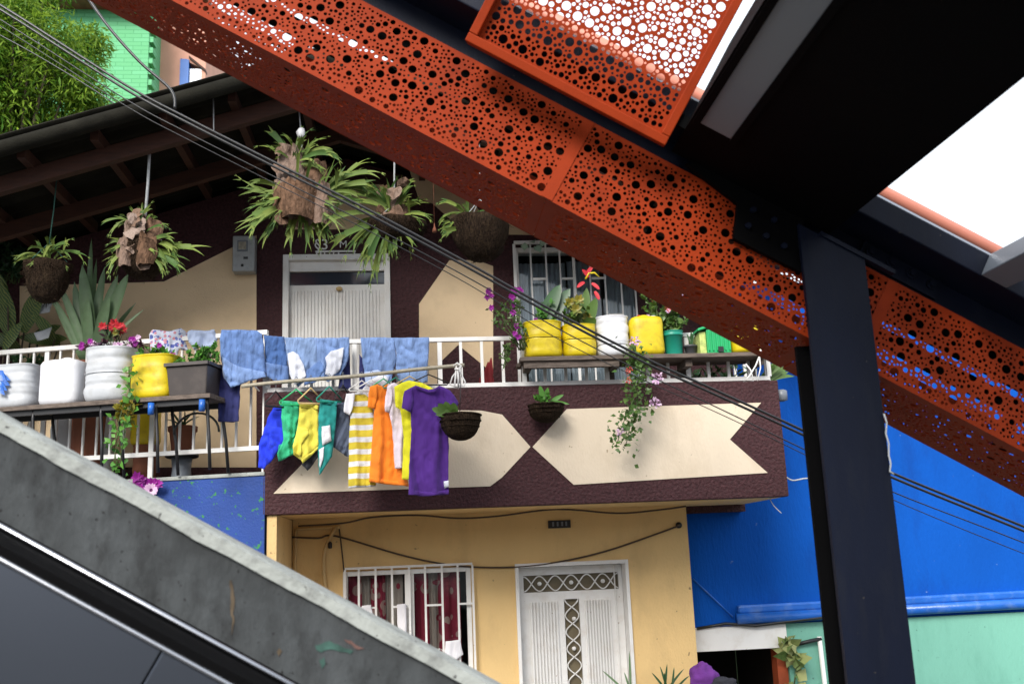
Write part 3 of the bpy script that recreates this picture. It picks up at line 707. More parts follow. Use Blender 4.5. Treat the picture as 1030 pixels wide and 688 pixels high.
# ================================================================== WALKWAY STEELWORK (30 degree slope)
YF = 4.0
def perforated(name, o, U, V, lu, lv, mg, parent, seed, m='orange', dens=1.0, rset=((.0185, .0205, 15), (.0115, .0135, 24), (.0070, .0088, 150), (.0045, .0062, 1300)), gap=.0038, stagger=None):
    """sheet with punched round holes of mixed sizes: o corner, U/V unit directions"""
    rng = random.Random(seed); area = lu*lv; hs = []; cell = .05; grid = {}
    for ra, rb_, per in rset:
        for _ in range(int(per*area/.42*dens*3)):
            r = rng.uniform(ra, rb_); x = rng.uniform(mg+r, lu-mg-r); y = rng.uniform(mg+r, lv-mg-r)
            ci, cj = int(x/cell), int(y/cell); ok = True
            for i in (-1, 0, 1):
                for j in (-1, 0, 1):
                    for (X, Y, R) in grid.get((ci+i, cj+j), ()):
                        g_ = gap if R < .015 or r < .015 else gap*4
                        if (X-x)**2+(Y-y)**2 < (R+r+g_)**2: ok = False; break
                    if not ok: break
                if not ok: break
            if ok: grid.setdefault((ci, cj), []).append((x, y, r)); hs.append((x, y, r))
    pts = [Vector((0, 0)), Vector((lu, 0)), Vector((lu, lv)), Vector((0, lv))]; ed = [(0, 1), (1, 2), (2, 3), (3, 0)]; own = [-1]*4
    for hi, (x, y, r) in enumerate(hs):
        n = 18 if r > .015 else 12 if r > .009 else 9; n0 = len(pts); a0 = rng.random()*6
        for k in range(n):
            pts.append(Vector((x+r*math.cos(a0+2*math.pi*k/n), y+r*math.sin(a0+2*math.pi*k/n)))); own.append(hi)
        ed += [(n0+k, n0+(k+1) % n) for k in range(n)]
    r = delaunay_2d_cdt(pts, ed, [], 1, 1e-7)
    vv, ff, ov = r[0], r[2], r[3]
    ow = [own[a[0]] if a else -1 for a in ov]
    fs = []
    for f in ff:
        s = {ow[i] for i in f}
        if len(s) == 1 and -1 not in s: continue
        fs.append(tuple(f))
    b = MB(); b.add([o+U*v.x+V*v.y for v in vv], fs)
    ob = b.build(name, m, parent)
    md = ob.modifiers.new('thick', 'SOLIDIFY'); md.thickness = .004; md.offset = 0
    return ob
WT = .418; YBK = 4.5
COLU0 = (Vector((1.650, 0, 3.03))-O30).dot(UD)
def cladding(u0, u1, label, seed, joints, bjoints):
    t = thing('perforated_cladding', label, 'cladding', UW((u0+u1)/2, 0, YF))
    us = [u0]+joints+[u1]
    for i in range(len(us)-1):
        a, c = us[i]+.002, us[i+1]-.002
        perforated('front_panel', UW(a, 0, YF), UD, WD, c-a, WT, .012, t, seed+i*7)
        perforated('underside_panel', UW(a, .003, YF+.004), UD, YD, c-a, YBK-YF-.008, .05, t, seed+i*7+1, dens=.9)
        b = MB(); b.ubox(us[i+1]-.026, us[i+1]+.026 if i < len(us)-2 else us[i+1]-.003, YF-.006, YF-.0025, .002, WT-.002)
        if i < len(us)-2: b.build('joint_strip', 'orange', t)
    bs = [u0]+bjoints+[u1]
    for i in range(len(bs)-1): perforated('back_panel', UW(bs[i]+.002, 0, YBK), UD, WD, bs[i+1]-bs[i]-.004, .27, .02, t, seed+i*7+2, dens=1.0 if bs[i+1] < 0 else .3)
    return t
UJ = .66
# left run (upstream of the column) ; the column face cuts it square
cladding(-2.75, 1.995, 'long orange perforated cladding box running down to the left of the black column', 11, [-1.95, .66], [-1.95, -.35, .66])
cladding(2.0, 4.6, 'orange perforated cladding box to the right of the black column', 61, [2.16, 3.4], [3.4])
# dark steel truss tubes inside the cladding, with a gap between them
def steel(name, label, cat, mname='navy'):
    return None
fr = thing('truss_chord', 'dark steel truss chord tubes inside the orange cladding', 'beam', UW(-.5, .2, 4.25))
b = MB(); b.ubox(-2.9, 4.7, 4.32, 4.44, .30, .345); b.build('tube', 'black', fr)
b = MB(); b.ubox(-2.9, 4.7, 4.12, 4.22, .33, .41); b.build('tube', 'black', fr)
for k in range(8):
    b = MB(); u = -2.6+.93*k; b.obox(UW(u, .02, 4.30), UD*.05, YD*.05, WD*.28); b.build('web_post', 'black', fr)
# I beam above the cladding
ib = thing('edge_beam', 'navy steel edge beam running above the orange cladding', 'beam', UW(0, .5, 4.05))
b = MB(); b.ubox(-2.9, 4.7, 4.03, 4.06, .425, .529); b.build('web', 'navy', ib)
b = MB(); b.ubox(-2.9, 4.7, 4.062, 4.30, .424, .434); b.build('bottom_flange', 'black', ib)
b = MB(); b.ubox(-2.9, 4.7, 3.81, 4.12, .53, .634); bevel(b.build('top_tube', 'navy', ib), .006)
b = MB(); b.ubox(-2.9, 4.7, 3.815, 3.84, .636, .645); b.build('edge_trim', 'steelbright', ib)
b = MB(); b.ubox(1.985, 2.36, 4.012, 4.029, .440, .452); b.ubox(1.985, 2.36, 4.02, 4.0295, .452, .54); b.ubox(1.975, 1.985, 4.005, 4.0295, .44, .55); b.build('splice_plate', 'navy', ib)
for k in range(4):
    p = UW(2.02+.1*k, .495, 4.02); b = MB(); b.tube([p, p+Vector((0, -.028, 0))], .014, 6, smooth=False); b.tube([p+Vector((0, .001, 0)), p+Vector((0, -.012, 0))], .022, 12, smooth=False); b.build('bolt', 'navy', ib)
# far side guard rail
fg = thing('far_guard_rail', 'orange and navy guard rail on the far side of the walkway', 'guard rail', UW(0, 1.0, 5.0))
b = MB(); b.ubox(-2.9, 4.7, 5.0, 5.06, .86, 1.12); b.build('kick_plate', 'orange', fg)
b = MB(); b.ubox(-2.9, 4.7, 4.99, 5.09, 1.122, 1.30); b.build('beam', 'navy', fg)
b = MB(); b.tube([UW(-2.9, 1.385, 5.05), UW(4.7, 1.385, 5.05)], .045, 16); b.build('top_rail', mat('overexposed_orange_rail', (.62, .22, .15), .5, .06, 4), fg)  # orange rail, its overexposed look put into a paler colour
for k in range(6):
    b = MB(); u = -2.3+1.35*k; b.ubox(u, u+.04, 5.03, 5.07, 1.30, 1.36); b.build('rail_bracket', 'navy', fg)
# perforated guard panel in a deep frame, its top leaning towards the viewer
PL_ = math.radians(20); LW, LY = WD*math.cos(PL_)-YD*math.sin(PL_), YD*math.cos(PL_)+WD*math.sin(PL_)
UWL = lambda u, w, y: UW(0, .375, 3.8)+UD*u+LW*(w-.375)+LY*(y-3.8)
def lbox(b, u0, u1, y0, y1, w0, w1): b.obox(UWL(u0, w0, y0), UD*(u1-u0), LY*(y1-y0), LW*(w1-w0))
pn = thing('guard_panel', 'framed orange perforated panel standing above the cladding beside the dark soffit', 'panel', UW(.52, .38, 3.8))
u0, u1, w0, w1 = .055, 1.0, .375, 1.27
b = MB()
lbox(b, u0, u1, 3.78, 3.86, w0, w0+.038); lbox(b, u0, u1, 3.78, 3.86, w1-.038, w1); lbox(b, u0, u0+.038, 3.78, 3.86, w0+.039, w1-.039); lbox(b, u1-.038, u1, 3.78, 3.86, w0+.039, w1-.039)
bevel(b.build('frame', 'orange', pn), .004)
perforated('perforated_sheet', UWL(u0+.034, w0+.034, 3.82), UD, LW, u1-u0-.068, w1-w0-.068, .012, pn, 99,
           rset=((.018, .020, 45), (.011, .013, 90), (.0075, .0095, 1800), (.005, .0065, 3200)), gap=.0030)
for ww in (w0+.1, w1-.1):
    b = MB(); lbox(b, u1+.001, u1+.075, 3.80, 3.84, ww, ww+.05); b.build('fixing_lug', 'black', pn)
# column (H section)
cl = thing('steel_column', 'black steel column in the foreground carrying the walkway', 'column', (1.79, 4.0, 0))
zc1 = 3.50
b = MB(); b.prism([(1.650, 0), (1.925, 0), (1.925, 3.345), (1.79, 3.425), (1.650, 3.505)], 3.93, 3.955); bevel(b.build('front_flange', 'navy', cl), .003)
b = MB(); b.box(1.645, 1.93, 4.085, 4.11, 0, 3.0); b.build('back_flange', 'black', cl)
b = MB(); b.box(1.70, 1.88, 3.956, 4.084, 0, 3.3); b.build('web', 'black', cl)
b = MB(); b.obox(UW(1.765, .41, 3.92), UD*.36, YD*.03, WD*.018); b.build('weld_seam', 'navy', cl)
b = MB(); b.box(1.55, 2.03, 3.8, 4.25, 0, .025); b.build('base_plate', 'black', cl)
b = MB(); b.prism([tuple(XZ(x, y, 3.96)) for x, y in [(690, 165), (742, 205), (738, 240), (806, 274), (812, 150)]], 3.957, 3.985); b.build('gusset_plate', 'black', cl)
for x, y in ((752, 228), (770, 238), (788, 248), (757, 212), (778, 222)):
    p = P(x, y, 3.957); b = MB(); b.tube([p, p+Vector((0, -.016, 0))], .014, 6, smooth=False); b.build('bolt', 'navy', cl)
# deep dark soffit coming overhead towards the viewer
sf = thing('roof_soffit', 'deep black roof beam passing overhead with a grey light panel', 'roof beam', UW(1.42, .452, 2.5))
b = MB(); b.ubox(1.04, 1.81, -2.5, 3.965, .452, .527); b.build('bottom_plate', 'black', sf)
b = MB(); b.ubox(1.04, 1.81, -2.5, 3.805, .5275, .95); b.build('beam', 'black', sf)
(ua, ya), (ub, yb) = PW(705.5, 122.5, .452), PW(735.5, 139, .452)
b = MB(); b.ubox(ua, ub, -2.4, (ya+yb)/2, .446, .4517); b.build('light_diffuser', 'diffuser', sf)
b = MB(); b.ubox(ua-.03, ua-.001, -2.4, (ya+yb)/2+.03, .438, .4517); b.ubox(ub+.001, ub+.03, -2.4, (ya+yb)/2+.03, .438, .4517); b.build('diffuser_trim', 'black', sf)
ar = MB(); ar.ubox(2.42, 2.54, -2.5, 3.806, .53, .634)
tag(bevel(ar.build('cross_beam', 'greysteel'), .005), 'grey steel cross beam coming overhead at the right edge', 'beam')
b = MB(); b.tube([P(x, y, 3.92) for x, y in ((889, 416), (892, 425), (891, 436), (894, 446), (894, 458), (896, 466), (895, 474), (899, 477))], .004, 6)
tag(b.build('cord', 'rope'), 'frayed pale cord tied along the right edge of the black column', 'cord')
# ------------------------------------------------------------------ ESCALATOR in the foreground
es = thing('escalator_parapet', 'weathered grey concrete escalator parapet with worn pale coping sloping down to the right', 'parapet', UW(.5, -1.9, 3.0))
UE0, UE1 = -2.6, 3.6
vs = []; fs = []
o_ = MB(); o_.ubox(UE0, UE1, 3.02, 3.26, -2.6, -1.818); o_.build('concrete_wall', 'conc', es)
def coping():
    n = 160; vs = []; fs = []
    for i in range(n+1):
        u = UE0+(UE1-UE0)*i/n
        wob = .006*noise.noise(Vector((u*5, 0, 0)))+.004*noise.noise(Vector((u*17, 3, 0)))
        prof = [(3.27, -1.815), (3.27, -1.79), (3.10, -1.785), (3.03+wob*.4, -1.785), (3.0, -1.792+wob*.3), (3.004+wob*.3, -1.826+wob*.8), (3.02, -1.829+wob*.8), (3.03, -1.815)]
        vs += [UW(u, w, y) for y, w in prof]
    m_ = len(prof)
    for i in range(n):
        for k in range(m_):
            fs.append((i*m_+k, i*m_+(k+1) % m_, (i+1)*m_+(k+1) % m_, (i+1)*m_+k))
    fs += [tuple(range(m_)), tuple(reversed(range(n*m_, (n+1)*m_)))]
    o = MB().add(vs, fs).build('coping', 'coping', es)
coping()
def smear(pts, m, name):
    b = MB(); q = [P(x, y, 3.018) for x, y in pts]; q2 = []
    for i in range(len(q)):
        a, c = q[i], q[(i+1) % len(q)]
        for k in range(6):
            v = a.lerp(c, k/6); q2.append((v.x+.010*noise.noise(v*40), v.z+.010*noise.noise(v*40+Vector((7, 0, 0)))))
    b.prism(q2, 3.0175, 3.0203); b.build(name, m, es)
smear([(318, 648), (330, 646), (342, 650), (356, 655), (352, 658), (338, 655), (324, 654)], mat('faded_green_paint', (.035, .085, .07), .9, .5, 20), 'paint_smear')
smear([(345, 642), (354, 643), (367, 651), (362, 654), (350, 648)], mat('faded_red_paint', (.12, .065, .055), .9, .4, 20), 'paint_smear')
smear([(321, 662), (326, 660), (328, 668), (323, 670)], mat('faded_green_paint', (.03, .12, .085)), 'paint_smear')
smear([(231.5, 584), (234, 584), (235, 612), (233.5, 640), (231.5, 615)], mat('rust_run', (.075, .055, .035), .95, .4, 30), 'rust_run')
smear([(278, 655), (282, 652), (285, 657), (281, 661)], mat('rust_run', (.075, .055, .035)), 'rust_run')
b = MB(); b.ubox(UE0, UE1, 3.262, 5.2, -2.3, -2.2); b.build('bounce_block_deck', 'black', es)  # hidden dark deck, added to keep ground bounce off the cladding underside
st = thing('escalator_balustrade', 'stainless steel escalator skirt panel with black handrail groove at the lower left', 'balustrade', UW(0, -2.1, 2.7))
b = MB(); b.ubox(UE0, UE1, 2.66, 2.8, -2.7, -2.066); b.build('skirt_backing', 'black', st)
for a, c in ((-2.6, -.72), (-.716, .452), (.456, 1.7), (1.704, 3.6)):
    b = MB(); b.ubox(a, c, 2.645, 2.659, -2.69, -2.068); bevel(b.build('skirt_panel', 'steel', st), .003)
b = MB(); b.ubox(UE0, UE1, 2.63, 2.66, -2.066, -2.055); bevel(b.build('rim_trim', 'steelbright', st), .004, 3)
b = MB(); b.ubox(UE0, UE1, 2.69, 2.95, -2.064, -2.04); b.build('deck', 'black', st)
b = MB(); b.tube([UW(UE0, -2.030, 2.88), UW(UE1, -2.030, 2.88)], .009, 12); b.build('edge_tube', 'steelbright', st)
b = MB(); b.ubox(UE0, UE1, 2.90, 3.0, -2.14, -2.035); b.build('gutter', 'black', st)
# ------------------------------------------------------------------ overhead cables
def cat_pts(pp, Y, dx=0, dy=0, sub=5):
    c = [P(x+dx, y+dy, Y) for x, y in pp]; out = []
    for i in range(len(c)-1):
        p0, p1, p2, p3 = c[max(0, i-1)], c[i], c[i+1], c[min(len(c)-1, i+2)]
        for k in range(sub):
            t = k/sub; out.append(.5*((2*p1)+(-p0+p2)*t+(2*p0-5*p1+4*p2-p3)*t*t+(-p0+3*p1-3*p2+p3)*t**3))
    return out+[c[-1]]
main = [(-260, -140), (-100, -50), (0, 7), (126, 87), (187, 120), (260, 157), (371, 213), (472, 267), (558, 315), (647, 361), (722, 395), (807, 434), (890, 474), (1030, 531), (1200, 600)]
G = 'overhead cables'
for dx, dy, r, lab, mm in ((0, -1.5, .0085, 'upper thick black overhead cable of the pair crossing the house front', 'cable'),
                       (0, 3.0, .0085, 'lower thick black overhead cable of the pair crossing the house front', 'cable'),
                       (0, 10, .004, 'thin dark overhead wire just under the pair of thick cables', 'cable'),
                       (0, 15, .003, 'lowest thin overhead wire below the thick cables', 'cable')):
    pts = cat_pts([(x, y+(dy*.25*(1+.8*math.sin(x*.012+dy)) if dy > 8 and x > 480 else 0)) for x, y in main], 6.0+.02*dy, dx, dy if dy < 8 else dy*1.3)
    b = MB(); b.tube(pts, r, 8); tag(b.build('overhead_cable', mm), lab, 'cable')
b = MB(); b.tube(cat_pts([(-30, 30), (30, 62), (90, 98), (150, 138)], 9.5, 0, -10), .006, 6); tag(b.build('overhead_cable', 'cable'), 'thin wire passing in front of the bright tree', 'cable')
b = MB(); b.tube(cat_pts([(70, -30), (105, 22), (140, 62), (172, 91), (176, 110)], 7.0), .011, 8); tag(b.build('overhead_cable', 'cable'), 'short black cable dropping from the orange cladding to the roof edge', 'cable')
def wire(pts, Y, r, m, label, cat='cable', name='wire'):
    b = MB(); b.tube(cat_pts(pts, Y), r, 8); return tag(b.build(name, m), label, cat)
wire([(294, 540), (320, 541), (338, 539), (400, 557), (440, 566), (475, 570), (520, 570), (562, 565), (610, 554), (660, 537), (684, 528)], YL-.03, .008, 'brownwire', 'black wire sagging across the ochre wall above window and door')
wire([(300, 529), (345, 526), (375, 520), (420, 518), (460, 521), (500, 519), (560, 512), (620, 516), (660, 513), (690, 509)], YL-.25, .008, 'brownwire', 'brown wire looping under the balcony edge')
wire([(341, 530), (344, 555), (346, 575)], YL-.012, .006, 'brownwire', 'short wire dropping to the corner of the red curtained window')
wire([(298, 532), (320, 531), (342, 530)], YL-.02, .016, 'ochrepipe', 'ochre conduit running along the wall under the balcony', 'pipe', 'conduit')
wire([(297.5, 533), (297, 560), (296.5, 588), (296, 640)], YL-.02, .013, 'ochrepipe', 'ochre pipe in the corner beside the balcony pier', 'pipe', 'pipe')
wire([(337, 531), (331, 543), (326, 556), (325.5, 575), (328, 595), (331, 612), (333, 640)], YL-.04, .017, 'ochrepipe', 'bent ochre hose hanging down the wall left of the window', 'hose', 'hose')
b = MB(); p = P(332, 548, YL-.06); b.lathe(p-Vector((0, 0, .03)), [(.012, 0), (.018, .01), (.018, .045), (.008, .06)], 10); tag(b.build('plug', 'blackmetal'), 'small black plug hanging from the ochre hose', 'plug')
b = MB(); p = P(683, 528, YL-.02); b.tube([p, p+Vector((0, .019, 0))], .028, 12); tag(b.build('wire_anchor', 'blackmetal'), 'black round wire anchor near the right corner of the ochre wall', 'anchor')
wire([(788, 477), (797, 483), (812, 481), (830, 484)], 8.2, .006, 'rope', 'loose pale wire end at the right corner of the balcony')
wire([(772, 497), (778, 508), (786, 516)], 8.1, .004, 'rope', 'frayed wire strand hanging under the balcony corner')
b = MB(); p = P(786, 398, 8.15); b.lathe(p-Vector((0, 0, .05)), [(.02, 0), (.05, .01), (.05, .09), (.03, .1)], 14); tag(b.build('drain_pipe', 'greysteel'), 'grey pipe end poking out beside the right balcony corner', 'pipe')
# ================================================================== BENCHES AND POTS
def vis_r(x0, x1, p):   # world half width for a pixel span at the depth of point p
    return abs(x1-x0)/2*(p-CAM).dot(FW)/F
BO = -.20                                  # bench centre line in front of the terrace railing line
zs = PT(150, 400, BO-.15).z                # shelf top height
def shelf_at(x, off=BO):                   # point of the shelf top under a photo column
    lo, hi = 330.0, 470.0
    for _ in range(40):
        m_ = (lo+hi)/2
        if PT(x, m_, off).z > zs: lo = m_
        else: hi = m_
    return PT(x, lo, off)
A = shelf_at(221, BO); B = shelf_at(-60, BO)
du = (B-A).normalized(); dn = Vector((-du.y, du.x, 0))
bn = thing('plank_bench', 'weathered plank bench on bent black legs in front of the left terrace railing', 'bench', (A+B)/2+Vector((0, 0, -.6)))
for k in range(3):
    b = MB(); b.obox(A+dn*(-.17+.116*k)+Vector((0, 0, -.035)), (B-A), dn*.11, (0, 0, .035)); bevel(b.build('plank', 'plank', bn), .004)
b = MB(); b.obox(A+dn*-.15+Vector((0, 0, -.075))+du*.04, (B-A)*.97, dn*.03, (0, 0, .039)); b.build('apron', 'blackmetal', bn)
b = MB(); b.obox(A+dn*.11+Vector((0, 0, -.075))+du*.04, (B-A)*.97, dn*.03, (0, 0, .039)); b.build('apron', 'blackmetal', bn)
for t in (.04, .46, .92, 1.5):
    for s_ in (-.13, .13):
        p = A+du*t+dn*s_; sg_ = -1 if t < .3 else .4
        b = MB(); b.tube([p+Vector((0, 0, -.036)), p+Vector((0, 0, -.10)), p-du*.03+dn*s_*.15+Vector((0, 0, -.33)), p-du*.05+dn*s_*.25+Vector((0, 0, zl-zs+.005 if s_ < 0 else zl-zs+.005))], .013, 8)
        b.build('leg', 'blackmetal', bn)
arc = []
for k in range(13):
    a = math.pi*k/12; arc.append(A+du*(.06+.19-.19*math.cos(a))+dn*-.13+Vector((0, 0, -.26+.16*math.sin(a))))
b = MB(); b.tube(arc, .009, 8); b.build('brace', 'blackmetal', bn)
for xx in (153, 204):
    p = shelf_at(xx, BO-.17); b = MB(); b.tube([p+Vector((0, -.02, -.05)), p+Vector((0, -.02, -.14))], .024, 10); b.build('blue_pipe_foot', 'bluepipe', bn)
GP = 'pots on the left bench'
def tub(name, label, cat, c, r, h, m, ex=2.0, sx=1., sy=1., rot=0., kind='cut', group=None, rings=(), soil=True):
    t = thing(name, label, cat, c, group)
    if kind == 'cut':                      # cut open container with rounded base
        prof = [(r*.80, 0), (r*.93, h*.03), (r*.985, h*.09), (r, h*.18)]
        for k in range(28):
            zz = .22+.74*k/27; ring = sum(.016 for q in rings if abs(zz-q) < .04)
            prof.append((r*(1-ring)*(.985 if kind == 'cut' else 1), h*zz))
        prof = [(q_*(1-(.018 if m != 'yellow' else .003)*(math.sin(z_/h*26) > .55)), z_) for q_, z_ in prof]+[(r*1.02, h*.985), (r*1.02, h), (r*.95, h), (r*.93, h*.92)]
    elif kind == 'jerry':                  # rounded shoulders, container lying or turned over
        prof = [(r*.80, 0), (r*.94, h*.04), (r, h*.12), (r*.985, h*.3), (r*.99, h*.5), (r, h*.8), (r*.985, h*.9), (r*.90, h*.965), (r*.72, h*.995), (r*.3, h)]
    elif kind == 'pail':
        prof = [(r*.82, 0), (r*.84, h*.02), (r*.93, h*.8), (r*1.02, h*.81), (r*1.02, h*.86), (r*.97, h*.87), (r*1.0, h*.97), (r*1.03, h*.98), (r*1.03, h), (r*.95, h), (r*.93, h*.9)]
    elif kind == 'pot':
        prof = [(r*.70, 0), (r*.72, h*.02), (r*.93, h*.80), (r*1.03, h*.81), (r*1.05, h*.98), (r*.97, h), (r*.92, h*.9)]
    MB().lathe(c, prof, 40, ex, sx, sy, rot, jitter=.045 if kind in ('cut', 'jerry') else 0).build('body', m, t)
    if soil and kind != 'jerry':
        b = MB(); b.lathe(Vector(c)+Vector((0, 0, h*.88)), [(r*.92, 0), (r*.8, .012), (r*.3, .02)], 24, ex, sx, sy, rot); b.build('soil', 'soil', t)
    if kind == 'jerry':
        ca, sa = math.cos(rot), math.sin(rot); b = MB(); pts = []
        for k in range(9):
            x = (k/8-.5)*r*1.0*sx; pts.append(Vector(c)+Vector((x*ca, x*sa, h*(.985+.075*math.sin(math.pi*k/8)))))
        b.tube(pts, .011, 8); b.build('handle', m, t)
        b = MB(); b.lathe(Vector(c)+Vector((r*.55*ca, r*.55*sa, h*.96)), [(.024, 0), (.024, .03), (.02, .034)], 14, smooth=False); b.build('cap', 'plasticgrey', t)
    if rings:
        for q in rings[:1]:
            b = MB(); n = 40; pts = []
            for k in range(n+1):
                a = 2*math.pi*k/n; ca, sa = math.cos(a), math.sin(a); qq = (abs(ca)**ex+abs(sa)**ex)**(-1/ex)
                x, y = ca*qq*r*sx*1.0, sa*qq*r*sy*1.0
                pts.append(Vector(c)+Vector((x*math.cos(rot)-y*math.sin(rot), x*math.sin(rot)+y*math.cos(rot), h*q)))
            b.tube(pts, .004, 5, cap=False); b.build('moulded_seam', m, t)
    return t
ROT = math.atan2(du.y, du.x)
def pot_on_left(x0, x1, ytop, **k):
    c = shelf_at((x0+x1)/2, BO); r = vis_r(x0, x1, c)
    zt_ = PT((x0+x1)/2, ytop, BO-.1).z; return c, r, zt_-c.z
c, r, h_ = pot_on_left(-6, 41, 367)
tub('cut_container', 'milky grey plastic tub at the far left end of the plank bench', 'tub', c, r, h_, 'plasticgrey', 4, 1, .8, ROT, 'cut', GP)
tubA = c
c, r, h_ = pot_on_left(43, 86, 361)
tub('jerry_can', 'white square jerry can between the milky tub and the big white barrel', 'jerry can', c, r, h_, 'plasticwhite', 5, 1, .8, ROT, 'jerry', GP)
c, r, h_ = pot_on_left(87, 136, 349.5)
tub('cut_barrel', 'big milky white barrel with horizontal ribs holding purple leaves on the left bench', 'barrel', c, r, h_, 'plasticgrey', 2.6, 1, .9, ROT, 'cut', GP, rings=(.52, .78, .3))
barrel = (c, r, h_)
c, r, h_ = pot_on_left(134, 180, 357)
tub('cut_container', 'dirty yellow plastic tub beside the brown window box on the left bench', 'tub', c, r, h_, 'yellow', 3, 1, .85, ROT, 'cut', GP)
ytub = (c, r, h_)
# brown window box
c = shelf_at(196, BO); zt_ = PT(196, 364, BO-.15).z; hh = zt_-c.z
wb = thing('window_box', 'dark brown rectangular window box of bright herbs at the right end of the left bench', 'planter', c, GP)
lx, ly = vis_r(171, 221, c)*.90, .16
def frus(b, c, z0, z1, ax, ay, bx_, by):
    vs = []
    for z, a, q in ((z0, ax, ay), (z1, bx_, by)):
        for sx_, sy_ in ((-1, -1), (1, -1), (1, 1), (-1, 1)): vs.append(c-du*a*sx_+dn*q*sy_+Vector((0, 0, z)))
    b.add(vs, [(0, 1, 5, 4), (1, 2, 6, 5), (2, 3, 7, 6), (3, 0, 4, 7), (0, 3, 2, 1), (4, 5, 6, 7)])
b = MB(); frus(b, c, 0, hh*.9, lx*.86, ly*.8, lx*.97, ly*.95); bevel(b.build('body', 'planter', wb), .01)
b = MB()
for s_ in (-1, 1):
    b.obox(c-du*lx*1.03+dn*(ly*s_-.012)+Vector((0, 0, hh*.9)), du*lx*2.06, dn*.024, (0, 0, hh*.1))
    b.obox(c+du*(lx*s_-.012)-dn*(ly-.0125)+Vector((0, 0, hh*.903)), du*.024, dn*(2*ly-.025), (0, 0, hh*.094))
b.build('rim', 'planter', wb)
b = MB(); frus(b, c, hh*.905, hh*.94, lx*.95, ly*.9, lx*.94, ly*.88); b.build('soil', 'soil', wb)
wbox = (c, hh)
# ---------------- second bench behind the balcony railing
ZB2 = P(600, 359, YB-.1).z
Y2 = YB+.02
b2 = thing('plank_bench', 'plank bench carrying yellow and green pots over the balcony railing', 'bench', (P(650, 360, Y2).x, Y2, zt))
bx0, bx1 = P(523, 360, YB-.16).x, P(774, 360, YB-.16).x
for k in range(3):
    b = MB(); b.box(bx0+.02*(k % 2), bx1-.015*k, YB-.17+.125*k, YB-.055+.125*k, ZB2-.035, ZB2); bevel(b.build('plank', 'plank', b2), .004)
b = MB(); b.box(bx0+.03, P(622, 360, YB-.13).x, YB-.15, YB-.11, ZB2-.09, ZB2-.036); b.build('bearer', 'plank', b2)
for px_ in (531, 619, 693, 765):
    X = P(px_, 370, YB-.1).x
    b = MB(); b.box(X-.03, X+.03, YB+.11, YB+.16, 2.94, ZB2-.036); b.build('leg', 'plank', b2)
    b = MB(); b.box(X-.028, X+.028, YB-.11, YB+.109, ZB2-.095, ZB2-.0365); b.build('bracket', 'plank', b2)
G2 = 'pots on the right bench'
def pot_on_right(x0, x1, ytop, dy=-.04):
    p = P((x0+x1)/2, 358, YB+dy); c = Vector((p.x, YB+dy, ZB2)); r = vis_r(x0, x1, c)
    return c, r, P((x0+x1)/2, ytop, YB+dy-.1).z-ZB2
right = {}
for nm, x0, x1, yt, m, kind, ex, lab in (
    ('cut_container', 527.5, 565.5, 323, 'yellow', 'cut', 2.8, 'yellow plastic tub leftmost on the right bench, with dark upright leaves'),
    ('cut_container', 566, 600, 326, 'yellow', 'cut', 2.8, 'yellow plastic tub between another yellow tub and a white one, with orange leaves'),
    ('cut_container', 600.5, 633.5, 317.5, 'plasticwhite', 'cut', 2.8, 'white ribbed plastic tub between two yellow containers on the right bench'),
    ('jerry_can', 633.5, 667.5, 317.5, 'yellow', 'jerry', 4.5, 'closed yellow jerry can between the white tub and the teal pail'),
    ('pail', 668, 688.5, 331, 'teal', 'pail', 2, 'teal green round pail on the right bench'),
    ('flower_pot', 688.5, 702, 345, 'greyplastic', 'pot', 2, 'small dark grey flower pot between the teal pail and the green box'),
    ('jerry_can', 733, 769, 327, 'yellow', 'jerry', 3.5, 'yellow jerry can at the right end of the right bench, partly behind the cladding')):
    c, r, h_ = pot_on_right(x0, x1, yt)
    rg = (.55,) if kind == 'cut' and m == 'yellow' else (.3, .82) if kind == 'cut' else ()
    tub(nm, lab, {'cut_container': 'tub', 'jerry_can': 'jerry can', 'pail': 'pail', 'flower_pot': 'pot'}[nm], c, r, h_, m, ex, 1, .9, 0, kind, G2, rg)
    right[x0] = (c, r, h_)
# green ribbed box with a slanted lid
c, r, h_ = pot_on_right(701, 732, 328)
gb = thing('ribbed_box', 'bright green ribbed plastic box with a faded lime side, right of the small grey pot', 'box', c, G2)
b = MB(); b.box(c.x-r*.55, c.x+r, c.y-.12, c.y+.12, c.z, c.z+h_*.86)
bevel(b.build('body', 'green', gb), .006)
b = MB()
for k in range(6): 
    X = c.x-r*.5+r*1.45*k/5.4; b.box(X, X+.012, c.y-.132, c.y-.1205, c.z+.02, c.z+h_*.84)
b.build('rib', 'green', gb)
b = MB(); b.box(c.x-r*.98, c.x-r*.56, c.y-.10, c.y+.10, c.z, c.z+h_*.80); bevel(b.build('side_panel', 'palegreen', gb), .005)
b = MB(); b.obox((c.x-r*1.12, c.y-.135, c.z+h_*.80), (r*1.0, 0, h_*.17), (0, .27, 0), (0, 0, .022)); b.obox((c.x-r*.12+.002, c.y-.135, c.z+h_*.97), (r*1.15, 0, -.05), (0, .27, 0), (0, 0, .022)); bevel(b.build('lid', 'green', gb), .005)
b = MB(); b.box(c.x+r*.1, c.x+r*.45, c.y-.14, c.y-.133, c.z+.005, c.z+.05); b.build('foot', 'blackmetal', gb)
